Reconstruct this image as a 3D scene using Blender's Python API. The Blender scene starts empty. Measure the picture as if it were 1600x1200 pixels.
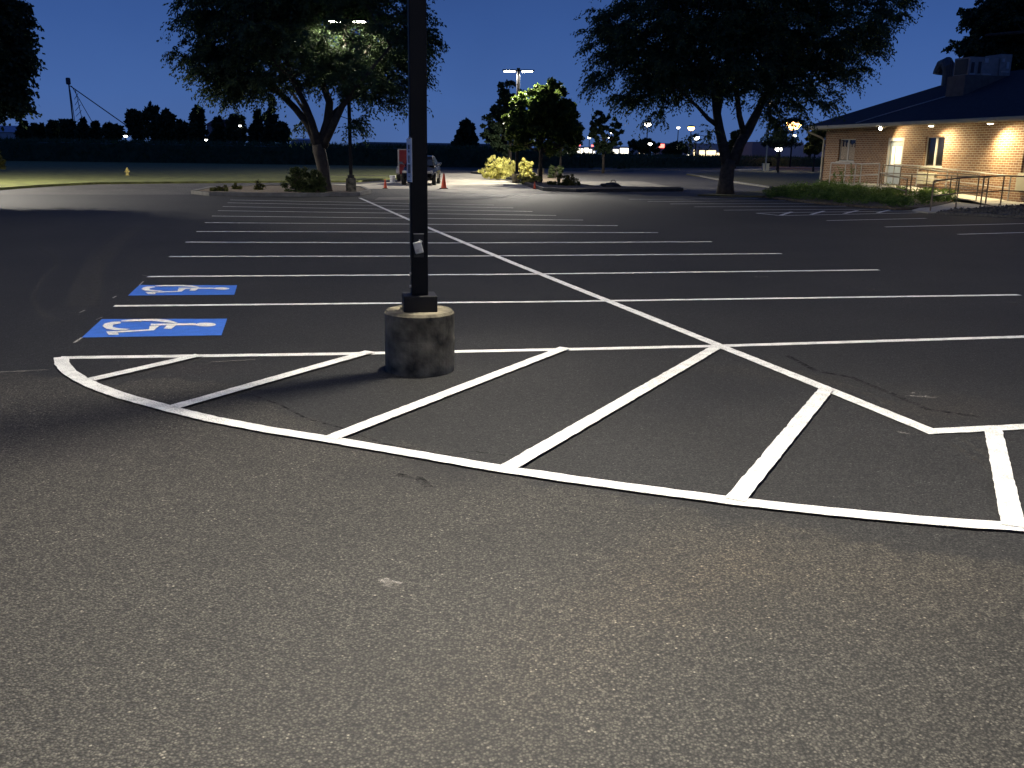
import bpy, math, random
import numpy as np
from mathutils import Vector, Matrix
R_ = math.radians; PI = math.pi
S = bpy.context.scene
# ------------------------------------------------------------ camera
F = 1450.0; H = 1.7
pitch = math.atan(362/1450); roll = R_(.9)
ROT = Matrix.Rotation(PI/2-pitch, 3, 'X') @ Matrix.Rotation(roll, 3, 'Z')
cd = bpy.data.cameras.new('camera'); cam = bpy.data.objects.new('camera', cd); S.collection.objects.link(cam)
cd.sensor_width = 36; cd.lens = 36*F/1600; cd.clip_end = 5000; cd.clip_start = .05
cam.location = (0, 0, H); cam.rotation_euler = ROT.to_euler(); S.camera = cam
# ------------------------------------------------------------ world: clear dusk sky, sun gone
w = bpy.data.worlds.new('World'); S.world = w; w.use_nodes = True
nt = w.node_tree; nt.nodes.clear()
out = nt.nodes.new('ShaderNodeOutputWorld'); bg = nt.nodes.new('ShaderNodeBackground')
tcw = nt.nodes.new('ShaderNodeTexCoord'); sxw = nt.nodes.new('ShaderNodeSeparateXYZ'); rw = nt.nodes.new('ShaderNodeValToRGB')
e = rw.color_ramp.elements; e[0].position = 0; e[0].color = (.062, .120, .30, 1); e[1].position = 1; e[1].color = (.012, .032, .14, 1)
for ps, cl in ((.05, (.050, .112, .31)), (.12, (.036, .088, .27)), (.20, (.024, .062, .205)), (.5, (.016, .042, .165))):
    q = e.new(ps); q.color = cl+(1,)
nt.links.new(tcw.outputs['Generated'], sxw.inputs[0]); nt.links.new(sxw.outputs[2], rw.inputs[0]); nw = nt.nodes.new('ShaderNodeTexNoise'); nw.inputs['Scale'].default_value = 3.5; nw.inputs['Detail'].default_value = 5; nt.links.new(tcw.outputs['Generated'], nw.inputs['Vector'])
mw = nt.nodes.new('ShaderNodeMapRange'); mw.inputs[1].default_value = .3; mw.inputs[2].default_value = .7; mw.inputs[3].default_value = .92; mw.inputs[4].default_value = 1.08; nt.links.new(nw.outputs[0], mw.inputs[0])
vw = nt.nodes.new('ShaderNodeVectorMath'); vw.operation = 'SCALE'; nt.links.new(rw.outputs[0], vw.inputs[0]); nt.links.new(mw.outputs[0], vw.inputs[3]); nt.links.new(vw.outputs[0], bg.inputs[0]); bg.inputs[1].default_value = 1.1
nt.links.new(bg.outputs[0], out.inputs[0])
S.view_settings.view_transform = 'Standard'; S.view_settings.look = 'None'; S.view_settings.exposure = 0; S.view_settings.gamma = 1
S.cycles.max_bounces = 5; S.cycles.diffuse_bounces = 2; S.cycles.transparent_max_bounces = 4
P_LOT = 1500.0     # watts of one lamp head in the car park
# ------------------------------------------------------------ geometry of the view (pixels of the 1600x1200 photo -> real points)
O3 = Vector((0, 0, H))
def ray(px, py): return ROT @ Vector(((px-800)/F, -(py-600)/F, -1))
def G(px, py, z=0.0):
    d = ray(px, py); return O3 + d*((z-H)/d.z)
def AY(px, py, Y):
    d = ray(px, py); return O3 + d*(Y/d.y)
BO = Vector((17.9, 55.5, 0)); TH = R_(10.4)
BD = Vector((math.sin(TH), -math.cos(TH), 0)); BN = Vector((math.cos(TH), math.sin(TH), 0))
def W(px, py, off=0):                      # point on (or off metres before) the brick facade -> (along, height)
    d = ray(px, py); Q = BO - BN*off; t = (Q-O3).dot(BN)/d.dot(BN); p = O3 + d*t
    return (p-BO).dot(BD), p.z
rng = np.random.default_rng(7); random.seed(7)
# ------------------------------------------------------------ helpers
C = S.collection
def tag(o, label=None, cat=None, group=None, kind=None):
    if label: o['label'] = label
    if cat: o['category'] = cat
    if group: o['group'] = group
    if kind: o['kind'] = kind
    return o
def empty(name, loc, label, cat, group=None, rz=0):
    o = bpy.data.objects.new(name, None); C.objects.link(o); o.location = loc; o.rotation_euler = (0, 0, rz)
    return tag(o, label, cat, group)
class MB:
    def __init__(s): s.v = []; s.f = []
    def add(s, vs, fs):
        n = len(s.v); s.v += [tuple(v) for v in vs]; s.f += [tuple(i+n for i in f) for f in fs]; return s
    def box(s, c, d, rz=0, M=None):
        x, y, z = [a/2 for a in d]
        vs = [Vector((i*x, j*y, k*z)) for k in (-1, 1) for j in (-1, 1) for i in (-1, 1)]
        m = M if M else Matrix.Rotation(rz, 3, 'Z')
        c = Vector(c); vs = [m @ v + c for v in vs]
        return s.add(vs, [(0,2,3,1),(4,5,7,6),(0,1,5,4),(2,6,7,3),(0,4,6,2),(1,3,7,5)])
    def bx(s, a, b):
        return s.box([(a[i]+b[i])/2 for i in range(3)], [abs(b[i]-a[i]) for i in range(3)])
    def tube(s, pts, rs, n=8, cap=True):
        pts = [Vector(p) for p in pts]
        if not hasattr(rs, '__len__'): rs = [rs]*len(pts)
        vs = []; prev = None
        for i, p in enumerate(pts):
            t = (pts[min(i+1, len(pts)-1)]-pts[max(i-1, 0)])
            if t.length < 1e-7: t = Vector((0, 0, 1))
            t.normalize()
            if prev is None:
                u = t.orthogonal().normalized()
            else:
                u = prev - t*prev.dot(t)
                u = u.normalized() if u.length > 1e-5 else t.orthogonal().normalized()
            prev = u; v = t.cross(u)
            for k in range(n):
                a = 2*PI*k/n; vs.append(p + (u*math.cos(a)+v*math.sin(a))*rs[i])
        fs = [(i*n+k, i*n+(k+1) % n, (i+1)*n+(k+1) % n, (i+1)*n+k) for i in range(len(pts)-1) for k in range(n)]
        if cap: fs += [tuple(range(n-1, -1, -1)), tuple((len(pts)-1)*n+k for k in range(n))]
        return s.add(vs, fs)
    def lathe(s, prof, c=(0, 0, 0), n=24, jit=0):
        vs = []
        for r, z in prof:
            for k in range(n):
                a = 2*PI*k/n; rr = r*(1+(random.uniform(-jit, jit) if jit else 0))
                vs.append((c[0]+rr*math.cos(a), c[1]+rr*math.sin(a), c[2]+z))
        m = len(prof)
        fs = [(i*n+k, i*n+(k+1) % n, (i+1)*n+(k+1) % n, (i+1)*n+k) for i in range(m-1) for k in range(n)]
        fs += [tuple(range(n-1, -1, -1)), tuple((m-1)*n+k for k in range(n))]
        return s.add(vs, fs)
    def prism(s, poly, z0, z1):
        n = len(poly); area = sum(poly[i][0]*poly[(i+1) % n][1]-poly[(i+1) % n][0]*poly[i][1] for i in range(n))
        if area < 0: poly = poly[::-1]
        vs = [(p[0], p[1], z0) for p in poly]+[(p[0], p[1], z1) for p in poly]
        return s.add(vs, [tuple(range(n-1, -1, -1)), tuple(range(n, 2*n))]+[(i, (i+1) % n, n+(i+1) % n, n+i) for i in range(n)])
    def flat(s, poly, z):
        n = len(poly); area = sum(poly[i][0]*poly[(i+1) % n][1]-poly[(i+1) % n][0]*poly[i][1] for i in range(n))
        if area < 0: poly = poly[::-1]
        return s.add([(p[0], p[1], z) for p in poly], [tuple(range(n))])
    def strip(s, pts, wd, z):               # painted line along pts
        pts = [Vector((p[0], p[1], 0)) for p in pts]; L = []
        for i, p in enumerate(pts):
            a = (p-pts[i-1]).normalized() if i else None; b = (pts[i+1]-p).normalized() if i < len(pts)-1 else None
            t = ((a or b)+(b or a)).normalized(); nn = Vector((-t.y, t.x, 0)); k = 1/max(.5, nn.dot(Vector((-(b or a).y, (b or a).x, 0))))
            L += [p+nn*wd/2*k+Vector((0, 0, z)), p-nn*wd/2*k+Vector((0, 0, z))]
        return s.add(L, [(2*i+1, 2*i+3, 2*i+2, 2*i) for i in range(len(pts)-1)])
    def bar(s, pts, wd, z0, z1):             # kerb: strip with height
        pts = [Vector((p[0], p[1], 0)) for p in pts]; L = []
        for i, p in enumerate(pts):
            a = (p-pts[i-1]).normalized() if i else None; b = (pts[i+1]-p).normalized() if i < len(pts)-1 else None
            t = ((a or b)+(b or a)).normalized(); nn = Vector((-t.y, t.x, 0))*wd/2
            L += [p+nn+Vector((0,0,z0)), p-nn+Vector((0,0,z0)), p-nn+Vector((0,0,z1)), p+nn+Vector((0,0,z1))]
        fs = []
        for i in range(len(pts)-1):
            for k in range(4): fs.append((4*i+k, 4*i+4+k, 4*i+4+(k+1) % 4, 4*i+(k+1) % 4))
        n = 4*(len(pts)-1); fs += [(3, 2, 1, 0)[::-1], (n, n+1, n+2, n+3)[::-1]]
        return s.add(L, fs)
    def build(s, name, mat, parent=None, at=None, smooth=False, bevel=0):
        me = bpy.data.meshes.new(name); vs = s.v
        if at is not None: vs = [(x-at[0], y-at[1], z-at[2]) for x, y, z in vs]
        me.from_pydata(vs, [], s.f); me.update()
        if smooth: me.polygons.foreach_set('use_smooth', [True]*len(me.polygons))
        me.materials.append(mat)
        o = bpy.data.objects.new(name, me); C.objects.link(o)
        if parent is not None: o.parent = parent
        elif at is not None: o.location = at
        if bevel:
            b = o.modifiers.new('b', 'BEVEL'); b.width = bevel; b.segments = 2; b.limit_method = 'ANGLE'
        return o
def npmesh(name, V, nv, mat, parent=None, at=None):       # V: (n*nv,3) polygons of nv corners
    me = bpy.data.meshes.new(name); n = len(V)//nv
    if at is not None: V = V-np.array(at)
    me.vertices.add(len(V)); me.vertices.foreach_set('co', V.astype(np.float32).ravel())
    me.loops.add(n*nv); me.loops.foreach_set('vertex_index', np.arange(n*nv, dtype=np.int32))
    me.polygons.add(n); me.polygons.foreach_set('loop_start', np.arange(0, n*nv, nv, dtype=np.int32))
    me.polygons.foreach_set('loop_total', np.full(n, nv, dtype=np.int32)); me.update(calc_edges=True)
    me.materials.append(mat); o = bpy.data.objects.new(name, me); C.objects.link(o)
    if parent is not None: o.parent = parent
    elif at is not None: o.location = at
    return o
def copy_tree(o, parent=None):
    c = o.copy(); C.objects.link(c); c.parent = parent
    for ch in list(o.children): copy_tree(ch, c)
    return c
# ------------------------------------------------------------ materials
def nodes(name):
    m = bpy.data.materials.new(name); m.use_nodes = True; t = m.node_tree
    return m, t, t.nodes['Principled BSDF']
def mat(name, col, rough=.7, var=.15, scale=3.0, metal=0, bump=0, bscale=30, coord='Object', spec=None, trans=None):
    m, t, b = nodes(name); b.inputs['Roughness'].default_value = rough; b.inputs['Metallic'].default_value = metal
    if spec is not None: b.inputs['Specular IOR Level'].default_value = spec
    tc = t.nodes.new('ShaderNodeTexCoord'); n = t.nodes.new('ShaderNodeTexNoise'); n.inputs['Scale'].default_value = scale; n.inputs['Detail'].default_value = 6
    r = t.nodes.new('ShaderNodeValToRGB'); r.color_ramp.elements[0].position = .3; r.color_ramp.elements[1].position = .7
    r.color_ramp.elements[0].color = tuple(c*(1-var) for c in col)+(1,); r.color_ramp.elements[1].color = tuple(min(1, c*(1+var)) for c in col)+(1,)
    t.links.new(tc.outputs[coord], n.inputs['Vector']); t.links.new(n.outputs[0], r.inputs[0]); t.links.new(r.outputs[0], b.inputs['Base Color'])
    if bump:
        n2 = t.nodes.new('ShaderNodeTexNoise'); n2.inputs['Scale'].default_value = bscale; n2.inputs['Detail'].default_value = 4
        bp = t.nodes.new('ShaderNodeBump'); bp.inputs['Strength'].default_value = bump; bp.inputs['Distance'].default_value = .02
        t.links.new(tc.outputs[coord], n2.inputs['Vector']); t.links.new(n2.outputs[0], bp.inputs['Height']); t.links.new(bp.outputs[0], b.inputs['Normal'])
    return m
def emit(name, col, st):
    m, t, b = nodes(name); b.inputs['Base Color'].default_value = (.8, .8, .8, 1)
    b.inputs['Emission Color'].default_value = tuple(col)+(1,); b.inputs['Emission Strength'].default_value = st
    return m
def leafmat(name, c0, c1, scale=1.3, trans=.35):
    m, t, b = nodes(name); b.inputs['Roughness'].default_value = .6; b.inputs['Specular IOR Level'].default_value = .25
    tc = t.nodes.new('ShaderNodeTexCoord'); n = t.nodes.new('ShaderNodeTexNoise'); n.inputs['Scale'].default_value = scale; n.inputs['Detail'].default_value = 8
    r = t.nodes.new('ShaderNodeValToRGB'); r.color_ramp.elements[0].position = .35; r.color_ramp.elements[1].position = .65
    r.color_ramp.elements[0].color = c0+(1,); r.color_ramp.elements[1].color = c1+(1,)
    t.links.new(tc.outputs['Object'], n.inputs['Vector']); t.links.new(n.outputs[0], r.inputs[0]); t.links.new(r.outputs[0], b.inputs['Base Color'])
    tr = t.nodes.new('ShaderNodeBsdfTranslucent'); t.links.new(r.outputs[0], tr.inputs[0])
    ms = t.nodes.new('ShaderNodeMixShader'); ms.inputs[0].default_value = trans
    o = t.nodes['Material Output']; t.links.new(b.outputs[0], ms.inputs[1]); t.links.new(tr.outputs[0], ms.inputs[2]); t.links.new(ms.outputs[0], o.inputs[0])
    return m
def asphalt(name, lo, mid, hi, blot, stains=(), zone=None):
    m, t, b = nodes(name); N = t.nodes.new; L = t.links.new
    tc = N('ShaderNodeTexCoord')
    v = N('ShaderNodeTexVoronoi'); v.inputs['Scale'].default_value = 112; v.inputs['Randomness'].default_value = 1; L(tc.outputs['Object'], v.inputs['Vector'])
    sp = N('ShaderNodeSeparateColor'); L(v.outputs['Color'], sp.inputs[0])
    r = N('ShaderNodeValToRGB'); e = r.color_ramp.elements
    e[0].position = 0; e[0].color = lo+(1,); e[1].position = 1; e[1].color = hi+(1,)
    q = e.new(.45); q.color = mid+(1,); q = e.new(.8); q.color = tuple(c*1.5 for c in mid)+(1,); q = e.new(.985); q.color = tuple(c*1.8 for c in mid)+(1,)
    L(sp.outputs[0], r.inputs[0])
    # dark binder between stones
    vm = N('ShaderNodeMapRange'); vm.inputs[1].default_value = .30; vm.inputs[2].default_value = .70; vm.inputs[3].default_value = 1.15; vm.inputs[4].default_value = .22
    L(v.outputs['Distance'], vm.inputs[0])
    n = N('ShaderNodeTexNoise'); n.inputs['Scale'].default_value = .55; n.inputs['Detail'].default_value = 7; n.inputs['Roughness'].default_value = .6; L(tc.outputs['Object'], n.inputs['Vector'])
    br = N('ShaderNodeMapRange'); br.inputs[1].default_value = .3; br.inputs[2].default_value = .7; br.inputs[3].default_value = 1-blot; br.inputs[4].default_value = 1+blot
    L(n.outputs[0], br.inputs[0])
    n3 = N('ShaderNodeTexNoise'); n3.inputs['Scale'].default_value = 14; n3.inputs['Detail'].default_value = 5; L(tc.outputs['Object'], n3.inputs['Vector'])
    b3 = N('ShaderNodeMapRange'); b3.inputs[1].default_value = .3; b3.inputs[2].default_value = .7; b3.inputs[3].default_value = .8; b3.inputs[4].default_value = 1.2; L(n3.outputs[0], b3.inputs[0])
    mm = N('ShaderNodeMath'); mm.operation = 'MULTIPLY'; L(vm.outputs[0], mm.inputs[0]); L(br.outputs[0], mm.inputs[1])
    m2 = N('ShaderNodeMath'); m2.operation = 'MULTIPLY'; L(mm.outputs[0], m2.inputs[0]); L(b3.outputs[0], m2.inputs[1])
    n5 = N('ShaderNodeTexNoise'); n5.inputs['Scale'].default_value = 62; n5.inputs['Detail'].default_value = 3; L(tc.outputs['Object'], n5.inputs['Vector'])
    b5 = N('ShaderNodeMapRange'); b5.inputs[1].default_value = .32; b5.inputs[2].default_value = .68; b5.inputs[3].default_value = .5; b5.inputs[4].default_value = 1.5; L(n5.outputs[0], b5.inputs[0])
    m5 = N('ShaderNodeMath'); m5.operation = 'MULTIPLY'; L(m2.outputs[0], m5.inputs[0]); L(b5.outputs[0], m5.inputs[1])
    cur = m5.outputs[0]
    mc = N('ShaderNodeMix'); mc.data_type = 'RGBA'; mc.blend_type = 'MULTIPLY'; mc.inputs[0].default_value = 1
    L(r.outputs[0], mc.inputs[6]); cc = N('ShaderNodeCombineColor'); L(cur, cc.inputs[0]); L(cur, cc.inputs[1]); L(cur, cc.inputs[2]); L(cc.outputs[0], mc.inputs[7])
    col = mc.outputs[2]
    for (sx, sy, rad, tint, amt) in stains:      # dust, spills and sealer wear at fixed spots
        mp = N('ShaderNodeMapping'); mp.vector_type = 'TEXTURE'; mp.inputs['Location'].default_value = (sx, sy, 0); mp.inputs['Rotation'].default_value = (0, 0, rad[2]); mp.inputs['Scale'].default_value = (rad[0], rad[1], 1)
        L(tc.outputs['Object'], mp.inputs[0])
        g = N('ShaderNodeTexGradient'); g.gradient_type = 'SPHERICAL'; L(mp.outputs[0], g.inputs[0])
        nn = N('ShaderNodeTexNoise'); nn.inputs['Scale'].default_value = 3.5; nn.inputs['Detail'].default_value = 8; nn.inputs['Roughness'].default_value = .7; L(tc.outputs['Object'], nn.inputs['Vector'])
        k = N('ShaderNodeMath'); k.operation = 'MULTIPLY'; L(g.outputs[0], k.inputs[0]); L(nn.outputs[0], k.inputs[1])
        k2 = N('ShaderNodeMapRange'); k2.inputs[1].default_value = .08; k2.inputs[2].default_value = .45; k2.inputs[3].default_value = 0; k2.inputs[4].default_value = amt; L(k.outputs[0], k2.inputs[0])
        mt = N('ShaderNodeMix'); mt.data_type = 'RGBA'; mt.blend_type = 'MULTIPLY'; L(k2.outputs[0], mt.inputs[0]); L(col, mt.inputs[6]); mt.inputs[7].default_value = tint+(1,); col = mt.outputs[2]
    if zone:                                     # older, browner surface on our side of an irregular seam
        pts, tint = zone
        sx = N('ShaderNodeSeparateXYZ'); L(tc.outputs['Object'], sx.inputs[0])
        mx_ = N('ShaderNodeMapRange'); mx_.inputs[1].default_value = -8; mx_.inputs[2].default_value = 8; L(sx.outputs[0], mx_.inputs[0])
        fc = N('ShaderNodeFloatCurve'); cv = fc.mapping.curves[0]
        cv.points[0].location = (0, pts[0][1]/10); cv.points[-1].location = (1, pts[-1][1]/10)
        for x, y in pts[1:-1]: cv.points.new((x+8)/16, y/10)
        for q in cv.points: q.handle_type = 'VECTOR'
        fc.mapping.update(); L(mx_.outputs[0], fc.inputs[1])
        yy = N('ShaderNodeMath'); yy.operation = 'MULTIPLY'; L(fc.outputs[0], yy.inputs[0]); yy.inputs[1].default_value = 10
        df = N('ShaderNodeMath'); df.operation = 'SUBTRACT'; L(yy.outputs[0], df.inputs[0]); L(sx.outputs[1], df.inputs[1])
        n4 = N('ShaderNodeTexNoise'); n4.inputs['Scale'].default_value = 2.6; n4.inputs['Detail'].default_value = 9; n4.inputs['Roughness'].default_value = .65; L(tc.outputs['Object'], n4.inputs['Vector'])
        nm = N('ShaderNodeMapRange'); nm.inputs[1].default_value = .3; nm.inputs[2].default_value = .7; nm.inputs[3].default_value = -.22; nm.inputs[4].default_value = .22; L(n4.outputs[0], nm.inputs[0])
        sm = N('ShaderNodeMath'); sm.operation = 'ADD'; L(df.outputs[0], sm.inputs[0]); L(nm.outputs[0], sm.inputs[1])
        ms = N('ShaderNodeMapRange'); ms.interpolation_type = 'SMOOTHSTEP'; ms.inputs[1].default_value = -.06; ms.inputs[2].default_value = .10; L(sm.outputs[0], ms.inputs[0])
        mz = N('ShaderNodeMix'); mz.data_type = 'RGBA'; mz.blend_type = 'MULTIPLY'; L(ms.outputs[0], mz.inputs[0]); L(col, mz.inputs[6]); mz.inputs[7].default_value = tint+(1,); col = mz.outputs[2]
    L(col, b.inputs['Base Color'])
    b.inputs['Roughness'].default_value = .75; b.inputs['Specular IOR Level'].default_value = .35
    bp = N('ShaderNodeBump'); bp.inputs['Strength'].default_value = .8; bp.inputs['Distance'].default_value = .0025; bp.invert = True
    L(v.outputs['Distance'], bp.inputs['Height']); L(bp.outputs[0], b.inputs['Normal'])
    return m
def paintmat(name, col, wear=.5):
    m, t, b = nodes(name); N = t.nodes.new; L = t.links.new; tc = N('ShaderNodeTexCoord')
    v = N('ShaderNodeTexVoronoi'); v.inputs['Scale'].default_value = 110; L(tc.outputs['Object'], v.inputs['Vector'])
    n = N('ShaderNodeTexNoise'); n.inputs['Scale'].default_value = 9; n.inputs['Detail'].default_value = 6; L(tc.outputs['Object'], n.inputs['Vector'])
    a = N('ShaderNodeMath'); a.operation = 'MULTIPLY'; L(v.outputs['Distance'], a.inputs[0]); L(n.outputs[0], a.inputs[1])
    r = N('ShaderNodeValToRGB'); e = r.color_ramp.elements; e[0].position = .20; e[0].color = col+(1,); e[1].position = .40; e[1].color = tuple(c*(1-wear) for c in col)+(1,)
    L(a.outputs[0], r.inputs[0]); L(r.outputs[0], b.inputs['Base Color']); b.inputs['Roughness'].default_value = .55
    bp = N('ShaderNodeBump'); bp.inputs['Strength'].default_value = .5; bp.inputs['Distance'].default_value = .002; bp.invert = True
    L(v.outputs['Distance'], bp.inputs['Height']); L(bp.outputs[0], b.inputs['Normal'])
    return m
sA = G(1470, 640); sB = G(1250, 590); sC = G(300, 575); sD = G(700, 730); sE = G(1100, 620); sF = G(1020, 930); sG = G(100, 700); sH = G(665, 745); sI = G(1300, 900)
M = {}
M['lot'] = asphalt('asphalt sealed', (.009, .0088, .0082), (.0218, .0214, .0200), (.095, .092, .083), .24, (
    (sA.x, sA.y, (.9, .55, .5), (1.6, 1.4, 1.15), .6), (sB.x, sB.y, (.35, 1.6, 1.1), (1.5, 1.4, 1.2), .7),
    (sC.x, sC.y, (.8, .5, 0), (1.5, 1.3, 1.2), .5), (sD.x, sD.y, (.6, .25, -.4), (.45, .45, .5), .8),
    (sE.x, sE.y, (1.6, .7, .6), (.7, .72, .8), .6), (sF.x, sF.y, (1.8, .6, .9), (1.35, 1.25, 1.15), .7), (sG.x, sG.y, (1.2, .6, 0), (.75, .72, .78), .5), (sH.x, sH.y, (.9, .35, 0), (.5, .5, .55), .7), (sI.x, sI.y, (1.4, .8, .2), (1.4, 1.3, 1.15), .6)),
    zone=([(p.x, p.y) for p in [Vector((-8, 7.2, 0)), G(0, 580), G(90, 592), G(330, 594), G(470, 652), G(560, 678), G(640, 702), G(760, 738), G(960, 778), G(1150, 812), G(1350, 850), G(1600, 885), Vector((8, 3.0, 0))]], (1.90, 1.78, 1.56)))
M['pave'] = asphalt('asphalt old', (.03, .029, .026), (.085, .08, .070), (.2, .19, .17), .3)
M['pavel'] = mat('light pavement', (.15, .14, .12), .85, .35, 1.5, bump=.3)
M['apron'] = mat('concrete apron', (.34, .31, .25), .85, .25, 1.2, bump=.3)
M['white'] = paintmat('line paint', (.84, .83, .78), .42)
M['blue'] = paintmat('blue paint', (.05, .16, .60), .3)
M['chalk'] = mat('chalk', (.25, .24, .22), .9, .5, 60)
M['kerb'] = mat('kerb concrete', (.15, .145, .13), .85, .25, 4, bump=.3)
M['kerbd'] = mat('kerb old', (.07, .068, .062), .9, .3, 4, bump=.3)
M['dirt'] = mat('field soil', (.05, .045, .03), .95, .3, .5, bump=.5, bscale=5)
M['grass'] = mat('lawn grass', (.11, .12, .03), .9, .45, 1.6, bump=1.0, bscale=55)
M['grassr'] = mat('dry lawn grass', (.085, .078, .03), .9, .4, 1.2, bump=1.0, bscale=55)
M['mulch'] = mat('mulch', (.13, .10, .065), .95, .5, 9, bump=1.0, bscale=40)
M['corn'] = leafmat('corn leaf', (.025, .05, .025), (.05, .09, .035), 1.0, .2)
M['cornb'] = mat('corn mass', (.03, .055, .03), .95, .4, 2.5, bump=1, bscale=6)
M['bark'] = mat('bark', (.055, .045, .035), .95, .4, 6, bump=1.0, bscale=22)
M['leaf'] = leafmat('locust leaf', (.035, .065, .03), (.10, .14, .06))
M['leafd'] = leafmat('dark leaf', (.025, .045, .025), (.055, .085, .04))
M['leafy'] = leafmat('maple leaf', (.035, .06, .012), (.10, .14, .03), 2.0)
M['gold'] = leafmat('gold leaf', (.36, .34, .08), (.74, .70, .24), 4.0)
M['shrub'] = leafmat('shrub leaf', (.045, .05, .015), (.12, .12, .03), 4.0)
M['shrubd'] = leafmat('dark shrub leaf', (.03, .045, .015), (.07, .09, .03), 4.0)
M['cover'] = leafmat('juniper', (.045, .09, .015), (.16, .25, .05), 3.0)
M['conc'] = mat('base concrete', (.155, .135, .088), .9, .85, 6.5, bump=.6, bscale=18)
M['bronze'] = mat('bronze paint', (.0045, .0045, .0055), .5, .2, 5, spec=.2)
M['bronzed'] = mat('bronze box', (.011, .0105, .011), .5, .2, 12, spec=.3)
M['plate'] = mat('hand hole plate', (.02, .02, .02), .55, .3, 20)
M['offw'] = mat('outlet plastic', (.62, .60, .53), .5, .08, 30)
M['signw'] = mat('sign face', (.85, .86, .84), .5, .1, 20)
M['signd'] = mat('sign ink', (.03, .03, .035), .6, .1)
M['signg'] = mat('sign patch', (.12, .13, .12), .6, .3, 60)
M['lens'] = emit('lamp lens', (1.0, .95, .80), 60)
M['lensd'] = mat('lens unlit', (.5, .5, .48), .2, .05)
M['steel'] = mat('rail steel', (.50, .47, .40), .4, .15, 8, metal=.3)
M['railb'] = mat('rail brown', (.16, .12, .075), .5, .2, 8, metal=.2)
M['cream'] = mat('cream metal', (.60, .55, .38), .55, .06, 2)
M['soffit'] = mat('soffit', (.3, .26, .18), .8, .06, 2)
M['roof'] = mat('shingles', (.018, .022, .032), .95, .3, 5, bump=.5, bscale=12)
M['flash'] = mat('flashing', (.35, .36, .38), .6, .1)
M['curb'] = mat('roof well', (.12, .10, .09), .85, .2, 4)
M['hvac'] = mat('hvac grey', (.22, .20, .20), .6, .15, 6)
M['hvacd'] = mat('hvac dark', (.02, .02, .022), .6, .15, 6)
M['galv'] = mat('galvanised', (.06, .065, .07), .5, .2, 6, metal=.3)
M['frame'] = mat('window frame', (.62, .58, .48), .5, .05, 4)
M['doorp'] = mat('door paint', (.40, .45, .46), .5, .05, 3)
M['glass'] = mat('window glass', (.015, .014, .013), .08, .1, 2, spec=.8)
M['inner'] = emit('lit room', (1.0, .75, .42), .9)
M['curtain_glare'] = mat('curtain_glare', (.50, .40, .28), .8, .3, 14)  # curtain tone lightened to stand for the pane's reflection; also on partition and blind
M['walk'] = mat('walk concrete', (.50, .46, .36), .85, .15, 2, bump=.3)
M['gravel'] = mat('dark gravel', (.085, .08, .07), .95, .6, 18, bump=1.0, bscale=35)
M['black'] = mat('black paint', (.004, .004, .005), .22, .1, 3, spec=.08)
M['rubber'] = mat('rubber', (.015, .015, .015), .8, .2, 20)
M['cglass'] = mat('car glass', (.012, .016, .025), .12, .1, 2, spec=.25)
M['chrome'] = mat('chrome', (.25, .25, .26), .25, .05, 5, metal=.9)
M['red'] = mat('trailer red', (.17, .012, .016), .45, .15, 3)
M['trim'] = mat('trailer trim', (.40, .38, .37), .4, .1, 8)
M['orange'] = mat('cone orange', (.80, .10, .03), .5, .08, 10)
M['bucket'] = mat('bucket plastic', (.8, .8, .78), .4, .05, 5)
M['hyd'] = mat('hydrant yellow', (.45, .36, .10), .5, .15, 20)
M['bag'] = mat('black bag', (.012, .012, .013), .6, .3, 10)
M['farw'] = mat('far white wall', (.42, .41, .44), .8, .08, .3)
M['farg'] = mat('far grey wall', (.24, .20, .22), .8, .08, .3)
M['farr'] = mat('far shed roof', (.32, .38, .50), .7, .1, .3)
M['farred'] = mat('far red roof', (.10, .03, .035), .8, .1, .3)
M['steeld'] = mat('leg steel', (.05, .055, .07), .7, .1, 2)
M['wlit'] = emit('shop window', (1.0, .93, .75), 3)
M['wlit2'] = emit('shop window warm', (1.0, .78, .42), 2.5)
M['bluel'] = emit('blue sign light', (.1, .15, 1.0), 4)
M['redl'] = emit('red lamp', (1.0, .12, .08), 6)
M['lwhite'] = emit('far lamp white', (1.0, .95, .85), 14)
M['lorange'] = emit('far lamp orange', (1.0, .50, .16), 14)
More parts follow.
